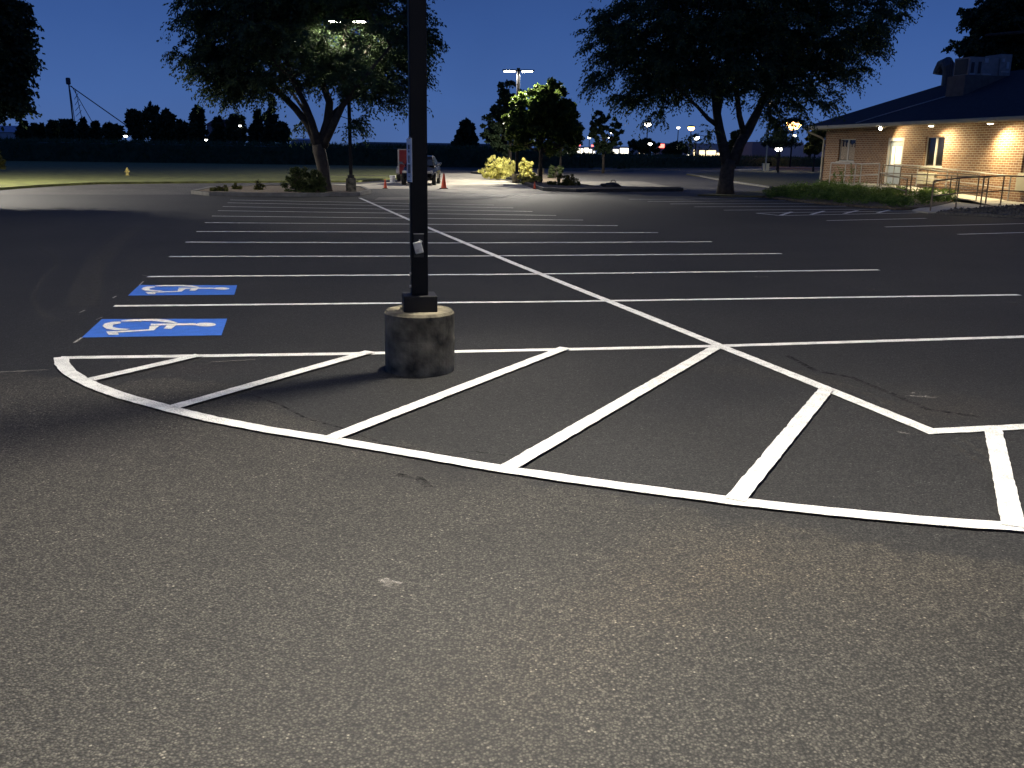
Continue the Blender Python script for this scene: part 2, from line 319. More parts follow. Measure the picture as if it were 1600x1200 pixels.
# brick
def brickmat():
    m, t, b = nodes('brick wall'); N = t.nodes.new; L = t.links.new; tc = N('ShaderNodeTexCoord')
    sx = N('ShaderNodeSeparateXYZ'); L(tc.outputs['Object'], sx.inputs[0])
    ad = N('ShaderNodeMath'); ad.operation = 'ADD'; L(sx.outputs[0], ad.inputs[0]); L(sx.outputs[1], ad.inputs[1])
    cx = N('ShaderNodeCombineXYZ'); L(ad.outputs[0], cx.inputs[0]); L(sx.outputs[2], cx.inputs[1])
    br = N('ShaderNodeTexBrick'); L(cx.outputs[0], br.inputs['Vector']); br.inputs['Scale'].default_value = 1
    br.inputs['Brick Width'].default_value = .30; br.inputs['Row Height'].default_value = .10; br.inputs['Mortar Size'].default_value = .011; br.inputs['Mortar Smooth'].default_value = .2
    br.inputs['Color1'].default_value = (.33, .17, .075, 1); br.inputs['Color2'].default_value = (.22, .105, .05, 1); br.inputs['Mortar'].default_value = (.55, .48, .34, 1)
    n = N('ShaderNodeTexNoise'); n.inputs['Scale'].default_value = 1.5; L(tc.outputs['Object'], n.inputs['Vector'])
    mr = N('ShaderNodeMapRange'); mr.inputs[3].default_value = .75; mr.inputs[4].default_value = 1.25; L(n.outputs[0], mr.inputs[0])
    cc = N('ShaderNodeCombineColor'); [L(mr.outputs[0], cc.inputs[i]) for i in range(3)]
    mc = N('ShaderNodeMix'); mc.data_type = 'RGBA'; mc.blend_type = 'MULTIPLY'; mc.inputs[0].default_value = 1; L(br.outputs[0], mc.inputs[6]); L(cc.outputs[0], mc.inputs[7])
    L(mc.outputs[2], b.inputs['Base Color']); b.inputs['Roughness'].default_value = .85
    bp = N('ShaderNodeBump'); bp.inputs['Strength'].default_value = .6; bp.inputs['Distance'].default_value = .01; bp.invert = True; L(br.outputs['Fac'], bp.inputs['Height']); L(bp.outputs[0], b.inputs['Normal'])
    return m
M['brick'] = brickmat()
# ------------------------------------------------------------ lights: lamp heads carry their own light
def spot(loc, power, parent, aim=(0, 0, -1), cone=150, blend=.6, col=(1, .93, .80), size=.12, bat=None):
    l = bpy.data.lights.new('lamp_light', 'SPOT'); l.energy = power; l.spot_size = R_(cone); l.spot_blend = blend; l.color = col; l.shadow_soft_size = size
    o = bpy.data.objects.new('lamp_light', l); C.objects.link(o); o.location = loc; o.parent = parent
    o.rotation_euler = Vector((0, 0, -1)).rotation_difference(Vector(aim)).to_euler()
    if bat:                                        # luminous intensity curve of the optic: k = cos^-p up to a limit, plus forward throw
        p_, mx_, asym = bat
        l.use_nodes = True; t = l.node_tree; em = t.nodes['Emission']; N = t.nodes.new; K = t.links.new
        tc = N('ShaderNodeTexCoord'); sp = N('ShaderNodeSeparateXYZ'); K(tc.outputs['Normal'], sp.inputs[0])
        ab = N('ShaderNodeMath'); ab.operation = 'ABSOLUTE'; K(sp.outputs[2], ab.inputs[0])
        pw = N('ShaderNodeMath'); pw.operation = 'POWER'; K(ab.outputs[0], pw.inputs[0]); pw.inputs[1].default_value = -p_
        mn = N('ShaderNodeMath'); mn.operation = 'MINIMUM'; K(pw.outputs[0], mn.inputs[0]); mn.inputs[1].default_value = mx_
        cut = N('ShaderNodeMapRange'); cut.interpolation_type = 'SMOOTHSTEP'; cut.inputs[1].default_value = .08; cut.inputs[2].default_value = .40; K(ab.outputs[0], cut.inputs[0])
        m1 = N('ShaderNodeMath'); m1.operation = 'MULTIPLY'; K(mn.outputs[0], m1.inputs[0]); K(cut.outputs[0], m1.inputs[1]); cur = m1.outputs[0]
        if asym:
            mr = N('ShaderNodeMapRange'); mr.interpolation_type = 'SMOOTHSTEP'; K(sp.outputs[1], mr.inputs[0]); mr.inputs[1].default_value = asym[0]; mr.inputs[2].default_value = asym[1]; mr.inputs[3].default_value = asym[2]; mr.inputs[4].default_value = asym[3]
            m2 = N('ShaderNodeMath'); m2.operation = 'MULTIPLY'; K(cur, m2.inputs[0]); K(mr.outputs[0], m2.inputs[1]); cur = m2.outputs[0]
        K(cur, em.inputs[1])
    return o
def lamp_post(loc, rz, h, arms, power, label, group='parking lot lamp posts', rp=.065, base_r=.275, base_h=.52, lit=None, arm=.75, big=1, cone=170, bats=None):
    root = empty('lamp_post', loc, label, 'lamp post', group, rz)
    n = 48
    MB().lathe([(base_r*1.0, -.02), (base_r, .02), (base_r*1.005, base_h*.55), (base_r, base_h*.56), (base_r, base_h-.02), (base_r-.018, base_h), (.02, base_h+.001)], n=n, jit=.004).build('concrete_base', M['conc'], root)
    MB().box((0, 0, base_h+.062), (.26, .26, .125)).build('base_cover', M['bronzed'], root, bevel=.006)
    MB().box((0, 0, (base_h+.12+h)/2), (rp*2, rp*2, h-base_h-.12)).build('pole', M['bronze'], root, bevel=.008)
    MB().box((0, 0, h+.01), (rp*2.2, rp*2.2, .02)).build('pole_cap', M['bronze'], root)
    for i, a in enumerate(arms):
        ca, sa = math.cos(a), math.sin(a); Rm = Matrix.Rotation(a, 3, 'Z')
        MB().box((ca*(rp+arm/2-.1), sa*(rp+arm/2-.1), h-.12), (arm-.2, .05, .07), M=Rm).build('arm', M['bronze'], root)
        cx, cy = ca*(rp+arm), sa*(rp+arm)
        hd = MB(); hw, hl, ht = .17*big, .30*big, .05
        pts = [(-hl, -hw*.6), (-hl*.6, -hw), (hl*.8, -hw), (hl, -hw*.7), (hl, hw*.7), (hl*.8, hw), (-hl*.6, hw), (-hl, hw*.6)]
        P2 = [(cx+x*ca-y*sa, cy+x*sa+y*ca) for x, y in pts]
        hd.prism(P2, h-.145, h-.075)
        for k in range(5): hd.box((cx+(-.12+.06*k)*big*ca, cy+(-.12+.06*k)*big*sa, h-.06), (.012, hw*1.6, .03), M=Rm)
        head = hd.build('lamp_head', M['bronze'], root)
        on = lit is None or lit[i]
        MB().box((cx, cy, h-.145-.007-.03*(big-1)), (hl*1.5, hw*1.5, .014+.06*(big-1)), M=Rm).build('lens', M['lens'] if on else M['lensd'], head)  # big enlarges and thickens the emissive lens to imitate lamp glow
        if on: spot((cx, cy, h-.17), power[i] if hasattr(power, '__len__') else power, root, cone=cone, blend=.15, bat=bats[i] if bats else (.3, 1.25, None))
    return root
PY = AY(655, 493, 6.98); zb = PY.z
POLE = Vector((G(655, 590).x-.022, 7.25, 0))
main = lamp_post(POLE, TH, 6.7, [R_(38-10.4), R_(-80)], (3200, 4600), 'nearest lamp post, dark square pole on a round stained concrete base in the hatched island', base_h=zb, arm=.6, bats=[(2.0, 8, None), (3.0, 8, (.20, -.68, .02, 1.0))])
lamp_post((G(550, 303).x, 37.4, 0), TH, 6.55, [R_(175-10), R_(-5-10)], P_LOT*.36, 'lamp post on a concrete base beside the large left tree, lamp heads among its leaves', base_h=.62, base_r=.2, rp=.07, arm=.4)
lamp_post((.085, 54.8, 0), TH, 6.27, [R_(180-10), R_(-10)], P_LOT*6, 'taller looking twin lamp post rising from the golden shrubs', base_h=.5, arm=.42, rp=.08, big=1.3)
lamp_post((1.95, 73, 0), TH, 6.62, [R_(90-10), R_(-90-10)], P_LOT*3, 'twin lamp post seen end-on behind the island trees, its head just above the leaves', base_h=.5, arm=.45, rp=.08, big=1.3)
lamp_post((6, -9, 0), TH, 7.5, [R_(80), R_(-100)], P_LOT*.25, 'lamp post outside the picture, behind the camera', base_h=.6)
lamp_post((-24, 39, 0), TH, 6.8, [R_(0), R_(180)], P_LOT*4.2, 'lamp post on the lawn left of the picture', base_h=.6)
# details of the nearest post
yf = -.065
def onface(px, py):                            # pixel -> local (x, z) on the pole's front face
    n = Vector((math.sin(TH), -math.cos(TH), 0)); d = ray(px, py); Q = POLE+n*.065; t = (Q-O3).dot(n)/d.dot(n); p = O3+d*t-POLE
    return p.dot(Vector((math.cos(TH), math.sin(TH), 0))), p.z
x0, z0 = onface(654, 366); x1, z1 = onface(654, 402)
MB().box((x0, yf-.003, (z0+z1)/2), (.075, .006, abs(z0-z1))).build('hand_hole_cover', M['plate'], main, bevel=.002)
MB().box((x0, yf-.012, z0+.004), (.078, .012, .006)).build('cover_lip', M['steel'], main)
bx_, bz_ = onface(653, 386)
ob = MB().box((bx_, yf-.035, bz_), (.062, .05, .088), M=Matrix.Rotation(R_(-14), 3, 'Y')).build('outlet_box', M['offw'], main, bevel=.006)
MB().tube([(bx_-.008, yf-.06, bz_-.018), (bx_-.008, yf-.072, bz_-.018)], .012, 14).build('outlet_knob', M['steel'], ob)
MB().tube([(bx_+.012, yf-.04, bz_+.04), (bx_+.02, yf-.04, bz_+.056)], .014, 12).build('outlet_spout', M['offw'], ob)
xb, zz = onface(644, 428)
for px, py in ((643, 428), (643, 448)):
    xb, zz = onface(px, py); MB().tube([(-.066, -.045, zz), (-.078, -.045, zz)], .012, 8).build('bolt', M['steel'], main)
# sign on the pole's left side
st = empty('parking_sign', POLE+Vector((-math.cos(TH)*.07, -math.sin(TH)*.07, 0)), 'narrow white sign plate with dark print on the left side of the nearest pole', 'sign', None, TH+R_(7))
zt = AY(640, 216, 7.2).z; zl = AY(643, 284, 7.2).z; sw = .19
MB().box((-.008, -.06, (zt+zl)/2), (.004, sw, zt-zl)).build('sign_plate', M['signw'], st, bevel=.001)
for fz, hh, ww, mk in ((.80, .10, .05, 'signd'), (.70, .05, .035, 'signd'), (.52, .17, .04, 'signd'), (.30, .20, .10, 'signg'), (.12, .03, .03, 'signd'), (.005+.02, .012, .13, 'signd')):
    MB().box((-.0113, -.06, zl+(zt-zl)*fz), (.0016, ww, (zt-zl)*hh)).build('print', M[mk], st)
MB().box((.001, -.005, zt-.03), (.016, .05, .02)).build('bracket', M['steel'], st)
MB().box((.001, -.005, zl+.03), (.016, .05, .02)).build('bracket', M['steel'], st)
MB().tube([(-.004, -.10, zt+.004), (-.02, -.10, zt+.004)], .009, 8).build('rivet', M['chrome'], st)
# ------------------------------------------------------------ ground sheets
def P2(pts): return [(p.x, p.y) for p in (G(*q) for q in pts)]
gs = 1800
tag(MB().flat([(-gs, -60), (gs, -60), (gs, gs), (-gs, gs)], -.03).build('ground', M['dirt']), kind='structure')
far_lot = [(-700, 318), (0, 304), (300, 304), (560, 308), (590, 312), (760, 312), (845, 303), (1065, 301), (1180, 308), (1300, 320), (1430, 332), (1600, 341), (2600, 420)]
lot = P2(far_lot)+[(26, -25), (-40, -25)]
tag(MB().flat(lot, 0).build('car_park', M['lot']), kind='structure')
edge = [(-1500, 330), (0, 297), (75, 291.5), (150, 288), (300, 286.5), (450, 285.5), (560, 285), (625, 280), (650, 269), (700, 266), (1000, 265.5), (1400, 264)]
tag(MB().flat(P2(edge)+[(60, 60), (60, -25), (-60, -25), (-60, 25)], -.01).build('old_pavement', M['pave']), kind='structure')
tag(MB().flat(P2([(645, 271), (745, 270), (800, 285), (862, 301), (830, 306), (700, 300), (640, 295), (560, 294.5), (430, 293), (430, 288), (560, 287.5), (628, 283)]), -.006).build('concrete_apron', M['apron']), kind='structure')
tag(MB().flat(P2([(592, 308.5), (800, 306), (770, 311), (585, 312.3)]), .004).build('concrete_gutter', M['pavel']), kind='structure')
tag(MB().flat(P2([(900, 283), (1000, 283), (1075, 296), (1050, 298), (900, 297)]), -.006).build('light_pavement', M['pavel']), kind='structure')
lawnL = P2([(-1500, 252), (0, 252), (300, 256), (640, 261), (645, 268), (620, 279), (560, 284), (450, 284.5), (300, 285.5), (150, 287), (75, 290.5), (0, 296), (-1500, 329)])
tag(MB().prism(lawnL, -.05, .07).build('left_lawn', M['grass']), kind='structure')
lawnR = P2([(1072, 273), (1130, 268.5), (1205, 267), (1290, 266.5), (1420, 266), (1420, 288), (1290, 300), (1235, 304), (1190, 308.5), (1130, 306.5), (1090, 306), (1150, 302), (1235, 297), (1205, 293), (1130, 282)])
tag(MB().prism(lawnR, -.05, .06).build('right_lawn', M['grassr']), kind='structure')
for (nm, pts, wd, h, m) in (('far_kerb', [(860, 266), (945, 268), (1060, 266)], .3, .12, 'kerb'), ('street_kerb', [(1150, 261.8), (1300, 262.3)], 2.2, .12, 'apron'), ('street_kerb', [(1142, 266), (1206, 264.8)], 2.0, .11, 'apron'),
                          ('left_kerb', [(640, 277.5), (560, 276), (470, 275)], .25, .1, 'kerbd'), ('drive_kerb', [(1075, 272.5), (1130, 283), (1205, 294)], .18, .1, 'kerb')):
    a = P2(pts); tag(MB().bar(a, wd, 0.001, h).build(nm, M[m]), kind='structure')
# kerb islands
def island(name, px, h, m, km, grow=.15):
    p = P2(px); tag(MB().prism(p, .001, h).build(name, M[m]), kind='structure')
    tag(MB().bar(p+[p[0], p[1]], .16, .001, h+.03).build(name+'_kerb', M[km]), kind='structure')
island('centre_island', [(737, 271), (760, 273), (800, 281), (850, 298), (900, 300), (1065, 298.5), (1065, 296.5), (940, 296), (905, 291), (860, 276), (800, 268), (750, 268)], .11, 'mulch', 'kerbd')
island('left_island', [(302, 303), (330, 306), (420, 307), (500, 307.5), (560, 306), (577, 302), (566, 296), (500, 292), (400, 294), (330, 297)], .11, 'mulch', 'kerb')
island('far_island', [(912, 265.5), (945, 268), (990, 267.5), (1000, 266), (980, 264.5), (930, 264)], .12, 'mulch', 'kerb')
# ------------------------------------------------------------ painted markings
lw = .10
def rough(pts, step=.05):                     # resample a painted line so that its edges can wander a little
    out_ = []
    for a, b in zip(pts[:-1], pts[1:]):
        n = max(1, int((b-a).length/step))
        out_ += [a+(b-a)*(i/n) for i in range(n)]
    return out_+[pts[-1]]
def line(pts, name='parking_line', wd=lw, z=.004, m='white'):
    P_ = [G(*p) for p in pts]; near = min(p.y for p in P_) < 16
    mb = MB().strip(rough(P_) if near else P_, wd, z)
    if near: mb.v = [(x+random.gauss(0, .0018), y+random.gauss(0, .0018), q) for x, y, q in mb.v]
    return tag(mb.build(name, M[m]), kind='structure')
stalls = [((178, 478.5), (1593, 461)), ((231, 432.5), (1373, 422)), ((265, 401), (1221, 396.5)), ((290, 378.5), (1112, 378)), ((307, 362), (1028, 363.7)), ((320.5, 348), (965, 352.7)),
          ((331, 337.7), (911, 344)), ((340.5, 329.3), (869, 336.8)), ((348, 322.9), (832, 330.5)), ((355.5, 317), (802, 325)), ((360, 312.5), (772, 320.4))]
for a, b in stalls:
    mid = ((a[0]+b[0])/2, (a[1]+b[1])/2+ (1.6 if a[1] > 370 else 0))
    line([a, mid, b])
line([(93, 559.5), (500, 554), (880, 546.5), (1125, 541), (1700, 523.5)], 'island_line', .105)
line([(562, 309.5), (640, 344), (800, 411), (1000, 491), (1125, 541.5), (1290, 608), (1455, 675.5), (1600, 668), (1900, 654)], 'island_line', .11, .008)
arc = [(96, 560), (97, 570), (108, 583), (125, 594), (150, 606), (195, 622), (265, 641), (330, 657), (420, 674), (515, 689), (620, 707), (700, 721), (785, 735.5), (900, 752.5), (1020, 769), (1150, 786), (1280, 800.5), (1400, 812), (1500, 820.5), (1600, 827), (1850, 842)]
line(arc, 'island_line', .11, .012)
for a, b in (((142, 596), (312, 557)), ((272, 639), (578, 551.5)), ((516, 688), (883, 545.5)), ((790, 736), (1122, 543)), ((1148, 785), (1292, 609)), ((1583, 826), (1551, 672)), ((2050, 850), (1800, 660))):
    line([a, b], 'hatch_line', .105, .016)
for a, b in (((983, 311.5), (1184, 310.5)), ((1012, 315), (1227, 313.8)), ((1047, 318.7), (1276, 318)), ((1085, 323.3), (1331, 322.3)), ((1131, 328.5), (1400, 326.8)), ((1182, 333.3), (1235, 332), ), ((1235, 332.2), (1432, 329.6)), ((1182, 333.3), (1220, 337)), ((1220, 337), (1436, 332.6)),
             ((1292, 344.8), (1447, 341.3)), ((1383, 354.8), (1700, 347)), ((1497, 366.3), (1800, 358))):
    line([a, b])
for a, b in (((1219, 337), (1237, 331.4)), ((1267, 335.5), (1288, 330)), ((1319, 334), (1340, 329.3)), ((1371, 333), (1390, 328.3))): line([a, b], 'hatch_line', .12, .008)
# accessible symbols
def CP(x, y): return G(80+x/5, 420+y/5)
q1 = [G(128, 528), G(346, 524.5), G(355, 498.6), G(159, 499.2)]
q2 = [G(200, 462.3), G(366, 461), G(370.6, 446.2), G(218, 445.8)]
ell = [(1208+80*math.cos(a), 442+15*math.sin(a)) for a in [2*PI*k/20 for k in range(20)]]
shapes = [ell, [(778, 436), (1130, 432), (1130, 446), (975, 448), (940, 475), (880, 475), (905, 447), (778, 450)],
          [(770, 454), (845, 452), (800, 488), (520, 505), (530, 522), (450, 525), (430, 497), (765, 480)],
          [(545, 432), (485, 445), (480, 462), (535, 473), (618, 478), (580, 485), (500, 486), (430, 475), (400, 455), (420, 435), (470, 422), (540, 419)],
          [(548, 411), (640, 402), (820, 399), (920, 408), (988, 428), (978, 434), (900, 426), (780, 415), (640, 418), (548, 420)]]
def uv(p):
    o = q1[0]; a = q1[1]-o; b = q1[3]-o; d = p-o; D = a.x*b.y-a.y*b.x
    return ((d.x*b.y-d.y*b.x)/D, (a.x*d.y-a.y*d.x)/D)
for q, lb in ((q1, 'blue accessible parking square with white wheelchair figure, the nearer and larger one'), (q2, 'blue accessible parking square with white wheelchair figure, the farther one between two stall lines')):
    c = (q[0]+q[2])/2; c.z = 0
    r = empty('accessible_symbol', c, lb, 'painted symbol', 'accessible parking symbols')
    MB().flat([(p.x, p.y) for p in q], .0045).build('blue_square', M['blue'], r, at=c)
    mb = MB()
    for sh in shapes:
        pts = []
        for p in sh:
            u, v = uv(CP(*p)); P = q[0]+(q[1]-q[0])*u+(q[3]-q[0])*v; pts.append((P.x, P.y))
        mb.flat(pts, .0085+.0006*shapes.index(sh))
    mb.build('wheelchair_figure', M['white'], r, at=c)
ck = MB()
def scuff(name, col, al):
    m, t, b = nodes(name); tc = t.nodes.new('ShaderNodeTexCoord'); n = t.nodes.new('ShaderNodeTexNoise'); n.inputs['Scale'].default_value = 14; n.inputs['Detail'].default_value = 8; n.inputs['Roughness'].default_value = .7
    r = t.nodes.new('ShaderNodeMapRange'); r.inputs[1].default_value = .42; r.inputs[2].default_value = .68; r.inputs[3].default_value = 0; r.inputs[4].default_value = al
    t.links.new(tc.outputs['Object'], n.inputs['Vector']); t.links.new(n.outputs[0], r.inputs[0]); t.links.new(r.outputs[0], b.inputs['Alpha'])
    b.inputs['Base Color'].default_value = col+(1,); b.inputs['Roughness'].default_value = .9; return m
M['tyre'] = scuff('tyre scuff', (.11, .10, .08), .22); M['seam'] = scuff('dark seam', (.006, .006, .006), .95); M['scuff'] = scuff('paint scuff', (.30, .28, .25), .8)
for pts, wd in (([(60, 388), (86, 402), (88, 412), (80, 424), (62, 440), (53, 458), (52, 470), (57, 482), (72, 495), (98, 504)], .07), ([(215, 355), (190, 372), (168, 392), (150, 412), (140, 435), (132, 460), (130, 480)], .35), ([(170, 392), (150, 425), (143, 470)], .12),
                ([(1480, 690), (1520, 715), (1570, 745)], .05), ([(1500, 685), (1560, 722)], .04), ([(1190, 560), (1260, 585), (1340, 610), (1420, 640)], .10), ([(430, 585), (520, 580)], .03), ([(1700, 700), (1640, 690), (1500, 684)], .06)):
    tag(MB().strip(rough([G(*p) for p in pts], .3), wd, .0022).build('tyre_mark', M['tyre']), kind='structure')
for pts, wd in (([(395, 618), (440, 634), (480, 655), (530, 668), (600, 694), (660, 704), (720, 718)], .022), ([(690, 712), (740, 706), (790, 712)], .012), ([(620, 742), (655, 748), (670, 762)], .05), ([(1230, 556), (1275, 580), (1330, 590), (1385, 612), (1450, 640), (1530, 652)], .05)):
    tag(MB().strip(rough([G(*p) for p in pts], .06), wd, .0026).build('asphalt_seam', M['seam']), kind='structure')
sc = MB()
for a, b, wd in (((1325, 447), (1385, 455), .02), ((1410, 618), (1465, 622), .03), ((1425, 614), (1450, 619), .05), ((1180, 432), (1205, 433), .05), ((0, 582), (75, 578), .03), ((1400, 675), (1425, 679), .02), ((590, 906), (612, 914), .02), ((594, 914), (618, 920), .02), ((600, 905), (628, 913), .02), ((603, 916), (610, 908), .02), ((1570, 470), (1600, 476), .03), ((330, 566), (400, 562), .03)):
    sc.strip([G(*a), G(*b)], wd, .003)
tag(sc.build('scuff_marks', M['scuff']), kind='structure')
for a, b, wd in (((116, 536), (128, 528), .02), ((150, 500), (160, 496), .01), ((176, 466), (182, 463), .02), ((124, 489), (133, 485), .015), ((218, 446), (224, 440), .015), ((222, 430), (231, 432), .012)):
    ck.strip([G(*a), G(*b)], wd, .004)
tag(ck.build('chalk_marks', M['chalk']), kind='structure')
#@@PART2
# ------------------------------------------------------------ trees
def unit(v): return v/np.maximum(np.linalg.norm(v, axis=-1, keepdims=True), 1e-9)
def quads(c, d, L, Wd, rg):                    # leaf rhombs at c along d
    s = unit(np.cross(d, rg.normal(size=c.shape))); L = L[:, None]; Wd = Wd[:, None]
    V = np.stack([c, c+d*L*.5+s*Wd*.5, c+d*L, c+d*L*.5-s*Wd*.5], 1); return V.reshape(-1, 3)
def in_lobes(rg, lobes, n, shell=.45):
    vol = np.array([l[3]*l[4]*l[5] for l in lobes])**.8; pick = rg.choice(len(lobes), n, p=vol/vol.sum())
    d = unit(rg.normal(size=(n, 3))); r = rg.random(n)**shell; L = np.array(lobes)
    return L[pick, :3]+d*r[:, None]*L[pick, 3:], pick
def grow(name, loc, label, limbs, lobes, ntips, group=None, seed=1, leaf=(.15, .065), spray=(5, .75, 9), mats=('bark', 'leaf'), r0=.011, droop=.5, carve=None, cat='tree', trunk='trunk'):
    rg = np.random.default_rng(seed); root = empty(name, loc, label, cat, group)
    pos = []; par = []; path = []; rad0 = []
    wood = MB()
    for lb in limbs:                                # lb: list of (x,y,z,r)
        pts = [np.array(p[:3]) for p in lb]
        wood.tube([Vector(p) for p in pts], [p[3] for p in lb], 12)
        pv = -1
        for i in range(len(pts)-1):
            nseg = max(1, int(np.linalg.norm(pts[i+1]-pts[i])/.35))
            for k in range(nseg+(i == len(pts)-2)):
                q = pts[i]+(pts[i+1]-pts[i])*k/nseg
                if q[2] < lobes[0][2]*0+limbs[0][-1][2]*.0+1.2 and len(limbs) > 1: pass
                pos.append(q); par.append(pv); path.append(i*.5 if pv < 0 else path[pv]+.35); pv = len(pos)-1
    tips, _ = in_lobes(rg, lobes, ntips, .5)
    tips = tips[tips[:, 2] > 1.3]
    if carve is not None: tips = tips[[not carve(p) for p in tips]]
    base = np.array(limbs[-1][0][:3]); tips = tips[np.argsort(np.linalg.norm(tips-base, axis=1))]
    A = np.zeros((len(pos)+len(tips)*8+10, 3)); A[:len(pos)] = pos; PL = np.zeros(len(A)); PL[:len(pos)] = path; PR = -np.ones(len(A), int); PR[:len(pos)] = par; n = len(pos); fixed = n
    ends = []
    for t in tips:
        D = np.linalg.norm(A[:n]-t, axis=1); up = np.maximum(0, A[:n, 2]-t[2])
        j = int(np.argmin(D+.22*PL[:n]+up*.5)); d = D[j]
        if d < .12: continue
        k = min(6, max(1, int(d/.4))); prev = j; a = A[j].copy()
        for i in range(1, k+1):
            f = i/k; q = a+(t-a)*f; q[2] += .18*d*math.sin(PI*f)*.6; q += rg.normal(size=3)*.05*(f < 1)
            A[n] = q; PR[n] = prev; PL[n] = PL[prev]+d/k; prev = n; n += 1
        ends.append(prev)
    cnt = np.zeros(n); 
    for e in ends:
        k = e
        while k >= 0: cnt[k] += 1; k = PR[k]
    V = []; Fq = []
    for i in range(fixed, n):
        j = PR[i]; ra = r0*cnt[j]**.42 if j >= fixed else r0*cnt[i]**.42; rb = r0*max(1, cnt[i])**.42*(.9)
        ra = min(ra, .13); rb = min(rb, .13)
        wood.tube([A[j], A[i]], [ra, rb], 4, cap=False)
    wood.build(trunk, M[mats[0]], root, smooth=True)
    # leaves
    ends = np.array(ends); ks, Ls, nl = spray
    mids = np.array([PR[e] for e in ends if PR[e] >= fixed])
    src = np.concatenate([ends, mids]); E = A[src]; dirs = unit(A[src]-A[np.maximum(PR[src], 0)]+1e-6)
    reps = np.repeat(np.arange(len(E)), ks); o = E[reps]
    outw = unit(o-np.array([l[:3] for l in lobes])[0]); outw[:, 2] *= .3
    dd = unit(dirs[reps]*.7+outw*.5+rg.normal(size=(len(reps), 3))*.75*np.array([1, 1, .45])+np.array([0, 0, -.12]))
    ln = Ls*rg.uniform(.5, 1.25, len(reps)); allV = []
    for i in range(nl):
        f = (i+.6)/nl; c = o+dd*(ln*f)[:, None]; c[:, 2] -= droop*(f**2)*ln
        tdir = dd.copy(); tdir[:, 2] -= 2*droop*f; tdir = unit(tdir)
        for sgn in (1, -1):
            side = unit(np.cross(tdir, rg.normal(size=tdir.shape)*.25+np.array([0, 0, 1])))*sgn
            ld = unit(side*.8+tdir*.7+np.array([0, 0, -.35])+rg.normal(size=side.shape)*.25)
            cc = c+rg.normal(size=c.shape)*.03
            allV.append(quads(cc, ld, leaf[0]*rg.uniform(.6, 1.25, len(cc)), leaf[1]*rg.uniform(.7, 1.2, len(cc)), rg).reshape(-1, 4, 3))
    V = np.concatenate(allV)
    if carve is not None: V = V[[not carve(q[0]) for q in V]]
    npmesh('crown', V.reshape(-1, 3), 4, M[mats[1]], root)
    return root
def leafblob(name, lobes, n, leaf, mat_, parent=None, at=None, seed=0, shell=.4, clump=0, zmin=.02, up=.0, rk=.33):
    rg = np.random.default_rng(seed)
    if clump:
        cc, _ = in_lobes(rg, lobes, clump, shell); pk = rg.integers(0, clump, n); rr = np.mean([min(l[3:]) for l in lobes])*rk
        p = cc[pk]+unit(rg.normal(size=(n, 3)))*(rg.random(n)**.5*rr*rg.uniform(.5, 1.2, clump)[pk])[:, None]*np.array([1, 1, .8])
    else: p, _ = in_lobes(rg, lobes, n, shell)
    p = p[p[:, 2] > zmin]; d = rg.normal(size=p.shape); d[:, 2] += up; d = unit(d)
    return npmesh(name, quads(p, d, leaf[0]*rg.uniform(.6, 1.3, len(p)), leaf[1]*rg.uniform(.6, 1.3, len(p)), rg), 4, M[mat_], parent, at)
def lobe_px(x, y, rx, ry, Y, loc, dz=0, dy=0, rd=None):
    p = AY(x, y, Y)-loc; k = Y/F*1.0
    return (p.x, p.y+dy, p.z+dz, rx*k, (rd if rd else rx)*k, ry*k)
def limb_px(pts, Y, loc):
    out = []
    for x, y, dy, r in pts:
        p = AY(x, y, Y+dy)-loc; out.append((p.x, p.y, p.z, r))
    return out
# left honey locust
Yl = 37.2; LL = G(506, 303.5); LL = Vector((LL.x, Yl, .05))
lm = [limb_px([(508, 304, 0, .34), (507, 285, 0, .25), (505, 262, 0, .235), (500, 240, 0, .25), (497, 226, 0, .24)], Yl, LL),
      limb_px([(498, 232, 0, .19), (482, 195, .1, .15), (462, 170, .2, .13), (440, 148, .3, .115), (418, 130, .5, .09), (385, 95, .7, .05)], Yl, LL),
      limb_px([(498, 230, 0, .17), (487, 190, -.2, .14), (478, 165, -.3, .11), (455, 120, -.6, .09), (440, 60, -1, .06)], Yl, LL),
      limb_px([(500, 232, 0, .2), (512, 190, .1, .17), (515, 160, .2, .15), (500, 120, .9, .12), (490, 60, 1.6, .08), (495, -10, 2, .05)], Yl, LL),
      limb_px([(505, 228, 0, .17), (521, 195, -.3, .14), (535, 165, -.6, .12), (560, 135, -1., .09), (590, 95, -1.5, .06)], Yl, LL),
      limb_px([(513, 185, .1, .11), (540, 160, .8, .09), (570, 140, 1.6, .07), (610, 120, 2.2, .05)], Yl, LL),
      limb_px([(487, 190, 0, .09), (470, 165, 1.5, .07), (440, 120, 2.6, .05)], Yl, LL)]
lob = [lobe_px(478, -60, 185, 95, Yl, LL, rd=150), lobe_px(478, 35, 185, 62, Yl, LL, rd=140), lobe_px(345, 85, 62, 32, Yl, LL), lobe_px(330, 20, 40, 35, Yl, LL), lobe_px(405, 118, 80, 26, Yl, LL), lobe_px(350, 128, 36, 20, Yl, LL),
       lobe_px(310, 108, 24, 9, Yl, LL, rd=30), lobe_px(560, 105, 100, 40, Yl, LL), lobe_px(600, 140, 45, 18, Yl, LL, rd=40), lobe_px(560, 190, 34, 12, Yl, LL, dy=-.6), lobe_px(645, 60, 32, 45, Yl, LL, rd=60), lobe_px(470, 185, 14, 9, Yl, LL, dy=.8), lobe_px(370, 152, 14, 10, Yl, LL), lobe_px(650, 150, 14, 10, Yl, LL)]
heads = [Vector((G(550, 303).x+s*.47*math.cos(TH), 37.4+s*.47*math.sin(TH), 6.4))-LL for s in (-1, 1)]
rng_c = np.random.default_rng(2)
